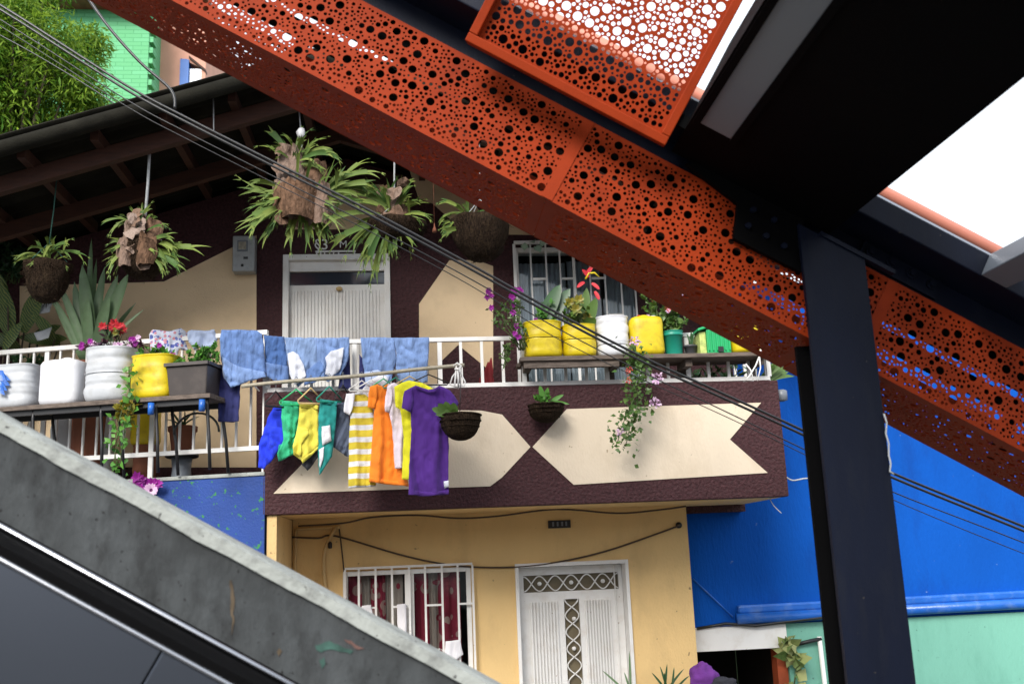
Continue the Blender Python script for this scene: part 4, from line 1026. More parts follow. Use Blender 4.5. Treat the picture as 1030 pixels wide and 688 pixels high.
# ================================================================== PLANTS
def plant(name, label, cat, loc, group=None): return thing(name, label, cat, loc, group)
def rv(s=1.0): return Vector((random.gauss(0, s), random.gauss(0, s), random.gauss(0, s)))
def bush(name, label, base, cen, rad, nst, nlf, ll, lw_, m, parts=(), cat='plant', up=.5):
    """several thin stems from the base into an uneven cloud of separate leaves; parts: (part name, count, size, material, top bias)"""
    t = plant(name, label, cat, base); base = Vector(base); cen = Vector(cen); rad = Vector(rad)
    st = MB(); lf = MB(); ends = []
    for _ in range(nst):
        v = rv(1); v.normalize(); v *= random.uniform(.55, 1.05)
        e = cen+Vector((v.x*rad.x, v.y*rad.y, v.z*rad.z))
        b0 = base+Vector((random.uniform(-1, 1)*rad.x*.35, random.uniform(-1, 1)*rad.y*.3, 0))
        mid = (b0+e)/2+Vector((random.gauss(0, .1)*rad.x, 0, abs(rad.z)*up*.4))
        pts = [b0, b0.lerp(mid, .5)+rv(.004), mid, mid.lerp(e, .6)+rv(.006), e]
        st.tube(pts, [.005, .0045, .004, .003, .0015], 5); ends.append(pts)
    for _ in range(nlf):
        pts = random.choice(ends); k = random.choice((1, 2, 2, 3, 3, 3)); q = pts[k].lerp(pts[k+1], random.random()) if k < 4 else pts[4]
        d = rv(1)+Vector((0, -.3, up)); s_ = random.uniform(.6, 1.25)
        lf.leaf(q, d, ll*s_, lw_*s_)
    st.build('stems', mat('green_stem', (.07, .10, .03), .7, .3, 20), t); lf.build('foliage', m, t)
    for nm, cnt, sz, mm, bias in parts:
        for _ in range(cnt):
            pts = random.choice(ends); q = pts[4]+Vector((0, -.01, bias*random.random()*rad.z))+rv(.012)
            b = MB()
            for k in range(9):
                a = k*2.4; d = Vector((math.cos(a), -.5+.3*math.sin(a*1.7), math.sin(a)))
                b.leaf(q, d, sz*random.uniform(.8, 1.1), sz*.75, (0, -1, .1))
            b.build(nm, mm, t)
    return t
def blades(name, label, base, items, m, cat='plant', n=9, fold=.35):
    """items: (photo tip x, y, width, droop, dy)"""
    t = plant(name, label, cat, base); base = Vector(base); 
    for k, (tx, ty, w_, dr_, dy) in enumerate(items):
        tip = P(tx, ty, base.y+dy); b0 = base+Vector((random.uniform(-.04, .04), random.uniform(-.03, .03), 0))
        b = MB(); v = tip-b0; b.blade(b0, v+Vector((0, 0, dr_*v.length*.5)), v.length*1.02, w_, dr_, n, fold, (0, -1, .25), 0, .55); b.build('blade', m, t)
    return t
def staghorn(name, label, cen, fronds, shields, nfill, L0, parent=None):
    """antler fern: forked fronds plus papery shield fronds. fronds: (angle deg in view, length, forward)"""
    t = plant(name, label, 'fern', cen); cen = Vector(cen); b = MB()
    for (a, ln, fy) in fronds:
        for q_ in range(3):
            a2 = math.radians(a+random.uniform(-15, 15)); d = Vector((math.cos(a2), fy+random.uniform(-.25, .2), math.sin(a2))); l2 = ln*(1 if q_ == 0 else random.uniform(.5, .85))
            b.blade(cen+d*ln*random.uniform(.04, .2)+rv(.03), d, l2*.55, .052*min(1.2, max(.6, l2/.35)), random.uniform(.4, 1.15), 7, .35, (random.gauss(0, .6), -1, random.gauss(.2, .5)), 0, 'frond', fork=random.choice((2, 2, 3)))
    for _ in range(nfill//2):
        a = random.uniform(0, 2*math.pi); d = Vector((math.cos(a), random.uniform(-.9, .3), math.sin(a)*.8+.15))
        b.blade(cen+d*.06+rv(.05), d, L0*random.uniform(.3, .7), .03, .5, 6, .3, None, 0, 'frond', fork=2)
    b.build('fronds', 'fern', t)
    if shields:
        b = MB()
        for (dx, dz, w_, h_, dy) in shields:
            n = 6; vs = []; q = cen+Vector((dx, dy, dz))
            for i in range(n+1):
                for j in range(n+1):
                    u, v = i/n*2-1, j/n*2-1
                    kx = math.sqrt(max(0, 1-.45*v*v)); x = u*w_*.5*kx; z = v*h_*.5
                    ru = 1+.18*noise.noise(Vector((u*2+dx*30, v*2+dz*30, 1)))
                    vs.append(q+Vector((x*ru, -.35*w_*(1-u*u)+.25*w_*max(0, v)**2*noise.noise(Vector((u*3, dx*9, 2)))*3, z*ru+.04*w_*math.sin(u*9+dx*40)*(v > .7))))
            b.add(vs, [(i*(n+1)+j, (i+1)*(n+1)+j, (i+1)*(n+1)+j+1, i*(n+1)+j+1) for i in range(n) for j in range(n)], True)
        ex_ = max(abs(s_[0])+s_[2]*.5 for s_ in shields); zlo = min(s_[1]-s_[3]*.5 for s_ in shields); zhi = max(s_[1]+s_[3]*.5 for s_ in shields)
        for _ in range(9):
            q = cen+Vector((random.uniform(-.8, .8)*ex_, -random.uniform(.02, .16), random.uniform(zlo, zhi))); r_ = random.uniform(.03, .065)
            ax = Vector((random.gauss(0, .5), -1, random.gauss(.2, .5))).normalized(); e1 = ax.orthogonal().normalized(); e2 = ax.cross(e1); n = 14; vs = [q]
            for ring in (.5, 1):
                for k in range(n):
                    a = 2*math.pi*k/n; ru = 1+.35*noise.noise(Vector((math.cos(a)*1.5+q.x*20, math.sin(a)*1.5, q.z*20)))
                    vs.append(q+(e1*math.cos(a)+e2*math.sin(a))*r_*ring*ru+ax*(r_*.55*ring*ring*(noise.noise(Vector((math.cos(a)*2, math.sin(a)*2, q.x*30)))-.25)))
            b.add(vs, [(0, 1+k, 1+(k+1) % n) for k in range(n)]+[(1+k, 1+n+k, 1+n+(k+1) % n, 1+(k+1) % n) for k in range(n)], True)
        b.build('shield_fronds', 'bark', t)
    return t
def hang_basket(name, label, c, r, h, top, m='coir', ropem='rope', rr=.006, gap=None):
    t = thing(name, label, 'hanging basket', c, 'hanging baskets under the roof'); c = Vector(c)
    prof = []
    for k in range(9):
        a = math.pi/2*k/8; prof.append((max(.02, r*math.sin(a)**.8), h*(1-math.cos(a))))
    prof += [(r*.93, h*1.02), (r*.85, h*.93), (r*.2, h*.95)]
    b = MB(); b.lathe(c, prof, 26, jitter=.2)
    for _ in range(420):
        a = random.uniform(0, 6.28); z = random.uniform(.05, 1.0)*h; q = c+Vector((math.cos(a)*r*min(1, (z/h)**.5), math.sin(a)*r*min(1, (z/h)**.5), z))
        b.leaf(q, Vector((math.cos(a), math.sin(a), random.uniform(-1.2, .2)))+rv(.4), random.uniform(.03, .08), .007)
    b.build('basket', m, t)
    if top:
        tp = Vector(top); b = MB()
        j = c+Vector((0, 0, h+.18))
        for a in (0, 2.1, 4.2): b.tube([c+Vector((math.cos(a)*r*.92, math.sin(a)*r*.92, h)), j], .003, 5)
        b.tube([j, (j+tp)/2+Vector((.004, 0, 0)), tp], rr, 6); b.build('rope', ropem, t)
    return t
def under_roof(x, y, Y):  # a point just under the rafters, above photo column x at depth Y
    p = P(x, y, Y); return Vector((p.x, Y, roofz(p.x)-.16))
# --- hanging baskets
YH = 7.75
p = P(47, 290, YH+.1); c = Vector((p.x, YH+.1, P(47, 305, YH+.1).z)); r = vis_r(26, 70, c)
hang_basket('hanging_basket', 'small dark hanging basket leftmost under the roof, above the aloe', c, r, P(47, 266, YH+.1).z-c.z, under_roof(58, 165, YH+.1), ropem='greenrope', rr=.005)
q = P(50, 262, YH+.1)
staghorn('staghorn_fern', 'thin yellow green fern in the leftmost small hanging basket', q, [(160, .34, -.2), (140, .26, -.3), (115, .2, 0), (75, .22, -.1), (40, .3, -.2), (20, .38, -.3), (95, .2, -.4)], [], 8, .2)
p = P(143, 290, YH); c = Vector((p.x, YH, P(143, 281, YH).z)); r = vis_r(119, 167, c)
hang_basket('hanging_basket', 'brown fibre hanging basket on a pale rope, second from the left', c, r, P(143, 247, YH).z-c.z, under_roof(151, 140, YH), rr=.012)
q = P(143, 252, YH-.02)
S = []
staghorn('staghorn_fern', 'antler fern with papery brown shields in the second basket from the left', q,
         [(12, .62, -.2), (2, .52, -.3), (22, .5, -.1), (-12, .42, -.4), (175, .34, -.3), (150, .3, -.2), (192, .36, -.3), (-160, .4, -.35), (-25, .36, -.45), (30, .42, -.2)],
         [(-.05, .12, .16, .22, -.05), (.09, .14, .15, .18, -.04), (.06, -.04, .18, .24, -.12), (-.1, -.05, .14, .22, -.1)], 22, .34)
q2 = P(142, 226, YH-.02)
staghorn('staghorn_fern', 'pale tipped antler fern crown on top of the second basket', q2, [(150, .24, -.2), (120, .2, -.2), (95, .18, -.3), (70, .2, -.2), (50, .24, -.2), (170, .3, -.1), (15, .26, -.2)], [(.03, -.02, .1, .16, -.02)], 6, .2)
p = P(305, 235, YH); c = Vector((p.x, YH, P(305, 228, YH).z)); r = vis_r(276, 336, c)
hang_basket('hanging_basket', 'large mossy hanging root ball above the left corner of the upper door', c, r*.8, P(305, 200, YH).z-c.z, under_roof(300, 130, YH), m='bark')
q = P(302, 205, YH-.05)
staghorn('staghorn_fern', 'biggest antler fern with tall bark coloured shields above the upper door', q,
         [(170, .55, -.2), (185, .6, -.3), (200, .58, -.4), (155, .5, -.2), (215, .6, -.4), (140, .52, -.1), (-50, .55, -.4), (-70, .5, -.4), (-30, .5, -.4), (10, .45, -.3), (25, .5, -.2), (-95, .4, -.5), (-120, .5, -.5), (195, .5, -.5)],
         [(-.07, .22, .24, .50, 0), (.12, .16, .2, .40, .02), (-.02, -.02, .36, .3, -.1), (.16, -.04, .22, .34, -.06), (-.12, 0, .2, .36, -.05)], 46, .5)
q = P(297, 165, YH-.06)
staghorn('staghorn_fern', 'upright antler fern crown growing from the top of the biggest fern', q, [(115, .34, -.2), (100, .38, -.3), (85, .36, -.2), (70, .34, -.3), (130, .4, -.2), (55, .3, -.2), (45, .5, -.1), (30, .55, -.15), (20, .45, -.3), (95, .3, -.4)], [], 12, .3)
q = P(330, 198, YH-.05)
staghorn('staghorn_fern', 'antler fern spray to the right of the tall bark shields', q, [(60, .45, -.2), (45, .5, -.1), (30, .55, -.2), (75, .36, -.2), (15, .4, -.3)], [], 6, .3)
p = P(397, 240, YH+.1); c = Vector((p.x, YH+.1, P(397, 250, YH+.1).z)); r = vis_r(366, 428, c)
hang_basket('hanging_basket', 'shallow dark hanging basket above the right side of the upper door', c, r, P(397, 226, YH+.1).z-c.z, under_roof(397, 165, YH+.1), rr=.008)
q = P(395, 222, YH+.05)
staghorn('staghorn_fern', 'antler fern with grey curled shields hanging over the upper door frame', q,
         [(165, .75, -.3), (150, .65, -.3), (178, .7, -.4), (110, .5, -.2), (100, .5, -.3), (70, .4, -.2), (50, .45, -.2), (-110, .62, -.5), (-125, .72, -.5), (-140, .66, -.4), (-100, .5, -.5), (195, .62, -.4), (20, .34, -.4), (-85, .42, -.5)],
         [(.02, .14, .12, .22, 0), (.09, .06, .12, .24, 0), (-.06, .22, .1, .16, .02)], 26, .42)
p = P(484, 245, YH-.1); c = Vector((p.x, YH-.1, P(484, 263, YH-.1).z)); r = vis_r(455, 513, c)
hang_basket('hanging_basket', 'round coconut fibre hanging basket under the orange cladding, right of the upper door', c, r, P(484, 222, YH-.1).z-c.z, under_roof(484, 190, YH-.1))
q = P(473, 223, YH-.1)
staghorn('staghorn_fern', 'bright green fern leaning left out of the round coconut basket', q, [(150, .36, -.3), (165, .36, -.3), (135, .34, -.2), (120, .26, -.2), (95, .2, -.2), (60, .2, -.3), (35, .26, -.3), (172, .28, -.4)], [], 10, .24)
b = MB(); p = P(437, 229, YH+.1); b.lathe(p-Vector((0, 0, .04)), [(.022, 0), (.016, .025), (.006, .05), (.002, .08)], 10); b.tube([p+Vector((0, 0, .035)), Vector((p.x, p.y, roofz(p.x)-.1))], .002, 4)
tag(b.build('bell_ornament', 'terracotta'), 'tiny terracotta bell hanging between two baskets', 'ornament')
b = MB(); p = P(215, 132, 7.5); b.tube([p, Vector((p.x-.01, 7.5, roofz(p.x)-.06))], .005, 6); tag(b.build('rope', 'rope'), 'short pale cord hanging from a purlin end near the roof edge', 'cord')
b = MB(); p = P(303, 134, YH-.1); b.lathe(p-Vector((0, 0, .05)), [(.01, 0), (.03, .02), (.035, .06), (.02, .09)], 10, jitter=.5); tag(b.build('plastic_scrap', 'plasticwhite'), 'white plastic scrap tied at the top of the biggest fern', 'scrap')
# --- left terrace plants behind the railing
def floor_pt(x, y, off): 
    p = PT(x, y, off); return Vector((p.x, p.y, 2.865))
t_ = PT(15, 345, .45)
pc = plant('croton_plant', 'broad striped croton leaves at the far left behind the terrace railing', 'plant', (t_.x, t_.y, 2.865))
b = MB(); st = MB(); root = Vector((t_.x, t_.y, 2.9))
for (x, y, a, ln) in [(10, 340, 95, .50), (24, 335, 70, .46), (-6, 330, 110, .5), (30, 345, 35, .34), (8, 300, 120, .4), (-14, 290, 80, .5), (20, 350, 150, .36), (4, 352, 60, .3), (38, 345, 15, .3), (-20, 340, 140, .4), (60, 346, 160, .35), (55, 342, 120, .3)]:
    q = P(x, y, t_.y-.05+random.uniform(-.12, .12)); a = math.radians(a); d = Vector((math.cos(a), -.25, math.sin(a)))
    b.blade(q, d, ln, ln*.34, .35, 9, .22, (.3*math.cos(a), -1, .3), 0, .8); st.tube([root+rv(.02), (root+q)/2+rv(.03), q], .008, 6)
b.build('leaves', 'croton', pc); st.build('stems', 'trunk', pc)
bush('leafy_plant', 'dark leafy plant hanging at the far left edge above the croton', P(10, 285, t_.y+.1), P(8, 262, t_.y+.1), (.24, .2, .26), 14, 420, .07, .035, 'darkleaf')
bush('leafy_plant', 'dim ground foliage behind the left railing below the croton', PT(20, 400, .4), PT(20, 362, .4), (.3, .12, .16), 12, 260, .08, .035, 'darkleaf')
ab = PT(92, 352, .28); ab.z = PT(92, 372, .28).z
blades('aloe_plant', 'tall blue green blade leaved plant behind the left railing', ab,
       [(92, 242, .055, .0, 0), (83, 268, .12, .05, -.05), (75, 285, .09, 0, .02), (60, 282, .07, .5, -.04), (40, 270, .05, 1.0, -.05), (105, 270, .085, .1, .03), (118, 278, .11, .15, -.04), (128, 276, .13, .25, -.08), (110, 300, .1, .1, -.1), (135, 305, .05, .3, .05), (142, 310, .04, .5, 0), (54, 305, .035, .0, -.02), (60, 310, .04, 0, .03), (68, 300, .055, 0, .05), (88, 300, .09, 0, -.08), (97, 262, .05, .1, .06)], 'aloe')
b = MB(); c = Vector((ab.x, ab.y, 2.865)); 
tub('flower_pot', 'terracotta pot of the tall blue green blade plant, behind the left railing', 'pot', c, .17, ab.z-2.865+.06, 'terracotta', kind='pot')
def scrap(x0, y0, x1, y1, off, label):
    A_, B_, C_, D_ = PT(x0, y0, off), PT(x1, y0-6, off+.05), PT(x1-3, y1, off-.03), PT(x0+4, y1+3, off+.03)
    n = 6; vs = []
    for i in range(n+1):
        for j in range(n+1):
            q = A_.lerp(B_, i/n).lerp(D_.lerp(C_, i/n), j/n); vs.append(q+Vector((0, .03*noise.noise(q*9), 0)))
    o = MB().add(vs, [(i*(n+1)+j, (i+1)*(n+1)+j, (i+1)*(n+1)+j+1, i*(n+1)+j+1) for i in range(n) for j in range(n)], True).build('plastic_sheet', 'plasticgrey')
    md = o.modifiers.new('thick', 'SOLIDIFY'); md.thickness = .004; return tag(o, label, 'plastic')
scrap(31, 309, 53, 314, .40, 'crumpled pale plastic piece among dark plants left of the blade plant')
scrap(34, 335, 52, 340, .36, 'smaller pale plastic piece low behind the left railing')
# things on the terrace floor seen through the bars
c = floor_pt(183, 460, .30); zst = PT(183, 457, .30).z
sl = thing('metal_stool', 'grey metal stool behind the bars carrying a terracotta pot', 'stool', c)
b = MB(); b.lathe((c.x, c.y, 2.866), [(.10, 0), (.085, .02), (.075, (zst-2.866)*.5), (.085, zst-2.866-.03)], 20); b.build('pedestal', 'greysteel', sl)
b = MB(); b.lathe((c.x, c.y, zst-.03), [(.12, 0), (.135, .008), (.135, .03)], 24); b.build('seat', 'blackmetal', sl)
hp = PT(183, 429, .30).z-zst
tub('flower_pot', 'terracotta pot on the grey metal stool', 'pot', (c.x, c.y, zst), .115, hp, 'terracotta', kind='pot')
blades('spiky_plant', 'sparse spiky plant in the terracotta pot on the stool', (c.x, c.y, zst+hp*.9), [(172, 412, .018, .5, 0), (180, 412, .016, .1, 0), (186, 413, .016, .1, -.05), (194, 414, .018, .4, 0), (200, 417, .016, .8, -.05), (168, 420, .016, .8, .03)], 'darkleaf')
for (x0, x1, yt, yb, m, ex, off, lab, rh) in ((52, 82, 412, 470, 'plasticgrey', 3, .42, 'stained milky tub on the terrace floor behind the bars', 0), (86, 114, 412, 470, 'plasticgrey', 2.4, .40, 'milky drum on the terrace floor behind the bars', 0), (132, 160, 412, 455, 'yellow', 3, .45, 'yellow tub on the terrace floor behind the bars, above a rust brown drum', 1)):
    c = floor_pt((x0+x1)/2, 450, off); r = vis_r(x0, x1, c); zt_ = PT((x0+x1)/2, yt, off).z
    if rh:
        zc_ = PT(146, 448, off).z
        tb = tub('rusty_drum', 'rust brown drum on the terrace floor under the yellow tub', 'drum', c, r*.82, zc_-c.z, 'terracotta', 2, soil=False)
        c = Vector((c.x, c.y, zc_))
    tub('storage_tub', lab, 'tub', c, r, zt_-c.z, m, ex)
# plants in the left bench pots
c, r, h_ = barrel
bush('purple_leaf_plant', 'dark purple and white leaved plant in the big ribbed barrel', c+Vector((0, 0, h_*.9)), c+Vector((.05, -.05, h_+.03)), (r*1.5, .14, .055), 14, 200, .055, .03, 'purpleleaf', [('pink_leaf', 12, .03, 'magenta', .3), ('pale_leaf', 10, .03, 'pink', .4)])
q = P(112, 330, c.y)
bush('red_flower_plant', 'small plant with bright red petals above the ribbed barrel', c+Vector((0, .02, h_*.9)), q, (.11, .06, .06), 8, 40, .06, .028, 'purpleleaf', [('red_flower', 10, .042, 'redpetal', .3), ('yellow_leaf', 3, .04, 'yleaf', -.5)])
c, r, h_ = ytub
bush('sprig_plant', 'small green sprigs and pink flowers in the dirty yellow tub', c+Vector((0, 0, h_*.85)), c+Vector((0, -.06, h_+.02)), (r*1.05, .12, .06), 12, 150, .045, .03, 'herb', [('pink_flower', 4, .03, 'magenta', .3)])
c, hh = wbox
bush('herb_plant', 'lush bright green herbs in the brown window box', c+Vector((0, 0, hh*.93)), c+Vector((.07, -.02, hh+.08)), (.15, .13, .11), 34, 900, .034, .02, 'herb')
bush('herb_plant', 'low yellow green herbs at the left end of the brown window box', c-du*-.14+Vector((0, 0, hh*.93)), c+du*.13+Vector((0, -.03, hh+.03)), (.10, .1, .04), 12, 190, .03, .018, 'herb')
def vine(name, label, pts, nlf, ll, lw_, m, parts=(), Y=None, spread=.05):
    pts = [Vector(p) for p in pts]; t = plant(name, label, 'vine', pts[0]); st = MB(); lf = MB()
    cps = []
    for s_ in range(3):
        c = [p+rv(spread*.35) for p in pts]; c[0] = pts[0]; out = []
        for i in range(len(c)-1):
            for k in range(5): out.append(c[i].lerp(c[i+1], k/5)+rv(.003))
        out.append(c[-1]); st.tube(out, .0035, 5); cps += out
    for _ in range(nlf):
        q = random.choice(cps)+rv(spread*.4); s_ = random.uniform(.6, 1.3)
        lf.leaf(q, rv(1)+Vector((0, -.5, -.2)), ll*s_, lw_*s_, rv(.5)+Vector((0, -1, .3)))
    st.build('stems', mat('green_stem', (.07, .10, .03)), t); lf.build('foliage', m, t)
    for nm, (x, y), sz, mm in parts:
        q = P(x, y, pts[0].y-.06); b = MB()
        for k in range(26):
            a = k*2.4+random.gauss(0, .4); rr = math.sqrt(k/26)*sz*.75
            b.leaf(q+Vector((math.cos(a)*rr*.6, -.03*random.random(), math.sin(a)*rr*.5))+rv(.004), Vector((math.cos(a), -.6+random.gauss(0, .5), math.sin(a)+random.gauss(0, .3))), sz*random.uniform(.25, .42), sz*random.uniform(.22, .36), rv(.5)+Vector((0, -1, .2)))
        b.build(nm, mm, t)
    return t
vb = lambda x, y, o=-.42: PT(x, y, BO+o+.2)
vine('trailing_vine', 'yellow green vine trailing from the left bench past the bars', [vb(130, 370), vb(126, 395), vb(124, 415), vb(121, 440), vb(116, 462), vb(112, 482)], 110, .06, .04, 'herb', spread=.10)
bush('vine_clump', 'clump of yellowish leaves hanging below the left bench edge', vb(125, 402), vb(124, 422), (.085, .05, .11), 10, 70, .065, .045, 'yleaf')
q = PT(140, 497, -.10)
bush('magenta_flowers', 'magenta flower clump with one pale bloom behind the concrete coping', PT(140, 530, -.10), q, (.16, .08, .10), 16, 60, .06, .04, 'leaf', [('magenta_flower', 34, .055, 'magenta', .2)])
b = MB(); q = PT(152, 493, -.22)
for k in range(16):
    a = k*2.4; b.leaf(q+Vector((.012*math.cos(a), 0, .012*math.sin(a))), Vector((math.cos(a), -.6, math.sin(a))), .05, .045, (0, -1, 0))
tag(b.build('pale_bloom', 'pink'), 'single pale pink bloom beside the magenta flowers', 'flower')
b = MB(); q = PT(-3, 372, BO-.2)
for k in range(7): b.leaf(q+Vector((0, 0, -.02*k)), Vector((.6+random.random(), -.2, -.7)), .12, .07, (0, -1, 0))
tag(b.build('blue_rag', 'bluepipe'), 'bright blue rag at the left edge on the milky tub', 'rag')
# --- plants of the right bench
def rp(x, y, dy=-.04): return P(x, y, YB+dy)
c, r, h_ = right[527.5]
bv = bush('bougainvillea', 'sparse plant with magenta bracts climbing left of the yellow tubs', rp(530, 352, -.1), rp(515, 322, -.1), (.20, .10, .30), 22, 300, .04, .022, 'leaf', [('magenta_bract', 20, .032, 'magenta', .5)], up=.3)
bush('hanging_shoot', 'shoots hanging below the magenta bracts in front of the rail', rp(512, 345, -.12), rp(509, 362, -.14), (.06, .04, .13), 10, 70, .045, .02, 'leaf', up=-.2)
pl_ = blades('banana_leaf_plant', 'plant with two broad dark green leaves in the leftmost yellow tub', c+Vector((0, 0, h_*.85)), [(563, 287, .13, .05, -.02), (573, 291, .12, .1, .04), (551, 300, .06, .3, 0)], 'darkleaf', fold=.12)
bush('leafy_plant', 'bright small leaves at the foot of the broad dark leaves', c+Vector((0, 0, h_*.85)), rp(556, 313), (.15, .1, .08), 14, 190, .045, .026, 'herb')
c, r, h_ = right[566]
bush('orange_leaf_plant', 'green plant with yellow orange leaves in the second yellow tub', c+Vector((0, 0, h_*.85)), rp(582, 313), (.16, .1, .12), 14, 60, .09, .055, 'leaf', [('orange_leaf', 7, .06, 'yleaf', -.2)])
pl_ = blades('heliconia', 'tall plant with red bracts and a curved yellow stem against the window', c+Vector((.03, .04, h_*.85)), [(590, 290, .09, .1, 0), (599, 300, .10, .4, -.04), (597, 318, .11, .9, -.08), (575, 300, .07, .4, .02)], 'leaf', fold=.15)
for (x, y, a) in ((590, 276, 60), (588, 284, 200), (595, 285, -30), (598, 293, -60), (592, 279, 120)): MB().blade(rp(x, y), (math.cos(math.radians(a)), -.2, math.sin(math.radians(a))), .09, .035, .5, 5, .2, (0, -1, .2)).build('red_bract', 'redpetal', pl_)
b = MB(); b.tube([rp(589, 281), rp(592, 275), rp(598, 274.5), rp(603, 279)], [.008, .009, .008, .004], 7); b.build('yellow_stem', 'yellow', pl_)
c, r, h_ = right[668]
bush('flowering_bush', 'leafy bush with pink and coral flowers behind the jerry can and teal pail', c+Vector((-.05, .05, h_*.85)), rp(663, 312, .05), (.26, .14, .16), 30, 520, .05, .03, 'leaf', [('coral_flower', 8, .03, 'coral', .4), ('pink_flower', 8, .026, 'pink', .4)])
bush('leafy_plant', 'green foliage rising from the teal pail beside the cladding', c+Vector((0, 0, h_*.85)), rp(680, 322), (.11, .1, .10), 14, 200, .045, .026, 'leaf')
c, r, h_ = right[688.5]
blades('spiky_plant', 'tiny spiky plant in the small dark grey pot', c+Vector((0, 0, h_*.9)), [(691, 336, .02, .3, 0), (695, 333, .02, .1, 0), (699, 335, .02, .3, 0), (697, 338, .02, .6, -.03)], 'darkleaf')
vv_ = lambda x, y, Y=7.72: P(x, y, Y)
vine('flowering_vine', 'trailing vine with pale pink blooms hanging over the balcony front', [vv_(636, 350), vv_(640, 365), vv_(637, 385), vv_(634, 405), vv_(631, 425), vv_(627, 446)], 460, .042, .03, 'leaf',
     [('pink_bloom', (638, 344), .075, 'pink'), ('pink_bloom', (660.5, 381), .085, 'pink'), ('pink_bloom', (658.5, 405), .08, 'pink'), ('pink_bloom', (623, 435), .055, 'pink'), ('coral_bloom', (632, 373), .05, 'coral'), ('coral_bloom', (632, 383), .04, 'coral')], spread=.13)
bush('vine_clump', 'leafy mass at the top of the flowering vine under the bench', vv_(638, 355), vv_(641, 366), (.12, .06, .09), 10, 110, .045, .03, 'leaf')
blades('strap_leaf_plant', 'green strap leaved plant leaning over the right corner of the balcony', (2.96, 8.35, zt), [(779, 366, .05, .3, -.1), (788, 364, .06, .1, -.1), (794, 367, .07, .4, 0), (798, 375, .06, .8, 0), (792, 372, .06, .6, .1), (784, 360, .05, .0, .1)], 'leaf', fold=.15)
for k in range(3):
    pass
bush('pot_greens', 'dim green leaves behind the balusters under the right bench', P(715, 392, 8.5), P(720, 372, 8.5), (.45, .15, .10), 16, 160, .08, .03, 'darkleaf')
# --- wall baskets on the balcony front
def wallbasket(label, x0, x1, y0, y1, Y, hang=None):
    p = P((x0+x1)/2, y1, Y); r = vis_r(x0, x1, p); t = thing('wall_basket', label, 'basket', p, 'baskets on the balcony front'); hgt = P((x0+x1)/2, y0, Y).z-p.z
    b = MB(); prof = []
    for k in range(9):
        a = math.pi/2*k/8; prof.append((max(.02, r*math.sin(a)**.75), hgt*(1-math.cos(a))))
    prof += [(r*.9, hgt*1.0), (r*.3, hgt*.9)]
    b.lathe(p, prof, 24, jitter=.12); b.build('basket', 'coir', t)
    for k in range(4):
        z = hgt*(.3+.22*k); rr = r*min(1.03, (1-(1-z/hgt)**2)**.5*1.03)
        b = MB(); b.tube([p+Vector((rr*math.cos(a_*.2618), rr*math.sin(a_*.2618), z+.004*math.sin(a_*3))) for a_ in range(25)], .006, 5, cap=False); b.build('woven_band', 'coir', t)
    b = MB(); b.tube([p+Vector((0, r*.9, hgt)), hang if hang else p+Vector((0, r+.05, hgt+.05))], .003 if hang else .006, 6); b.build('hook', 'blackmetal', t)
    return p, r, hgt
p, r, hg = wallbasket('round woven twig basket beside the purple shirt on the balcony front', 443, 484.5, 417, 443, 7.26, P(464, 368, 7.5))
blades('young_plant', 'short broad green leaves in the twig basket beside the purple shirt', p+Vector((-.05, -.02, hg*.85)), [(435, 410, .07, .4, -.04), (441, 406, .07, .1, -.06), (448, 404, .075, .0, -.02), (456, 405, .07, .1, -.04), (458, 411, .05, .5, -.06), (438, 416, .05, .6, -.08)], 'leaf', fold=.2)
p, r, hg = wallbasket('half round woven basket on brown stucco between the two cream arrows', 532, 568, 407, 425, 7.84)
blades('young_plant', 'few thin leaves bending right out of the half round basket', p+Vector((-.02, 0, hg*.85)), [(543, 388, .05, .1, -.03), (551, 390, .05, .1, 0), (573, 404, .04, .9, -.05), (566, 396, .04, .6, 0), (539, 396, .04, .4, -.05)], 'herb', fold=.2)
bush('small_weed', 'tiny green weed at the foot of the half round basket plant', p+Vector((0, -.02, hg*.9)), p+Vector((-.03, -.03, hg+.06)), (.07, .04, .05), 8, 60, .04, .022, 'herb')
# --- foot of the facade
blades('grass_tuft', 'dark spiky tuft at the right foot of the lower door wall', (P(672, 700, YL-.2).x, YL-.2, P(672, 700, YL-.2).z), [(656, 676, .02, .3, 0), (664, 670, .02, .1, 0), (671, 668, .022, .0, .03), (678, 671, .02, .1, 0), (687, 672, .02, .4, 0), (692, 678, .02, .7, -.04), (668, 676, .02, .2, -.05)], 'darkleaf')
blades('reed', 'single upright reed in front of the lower door', (P(632, 700, YL-.3).x, YL-.3, 1.0), [(633, 655, .02, 0, 0), (606, 674, .018, .1, 0), (628, 676, .018, .2, 0)], 'aloe')
pb = thing('planter_base', 'dark planter at the foot of the wall, just below the frame', 'planter', (P(672, 720, YL-.2).x, YL-.2, 0))
b = MB(); b.box(P(600, 700, YL-.25).x, P(692, 700, YL-.25).x, YL-.42, YL-.1, 0, P(672, 702, YL-.2).z); bevel(b.build('body', 'planter', pb), .02)
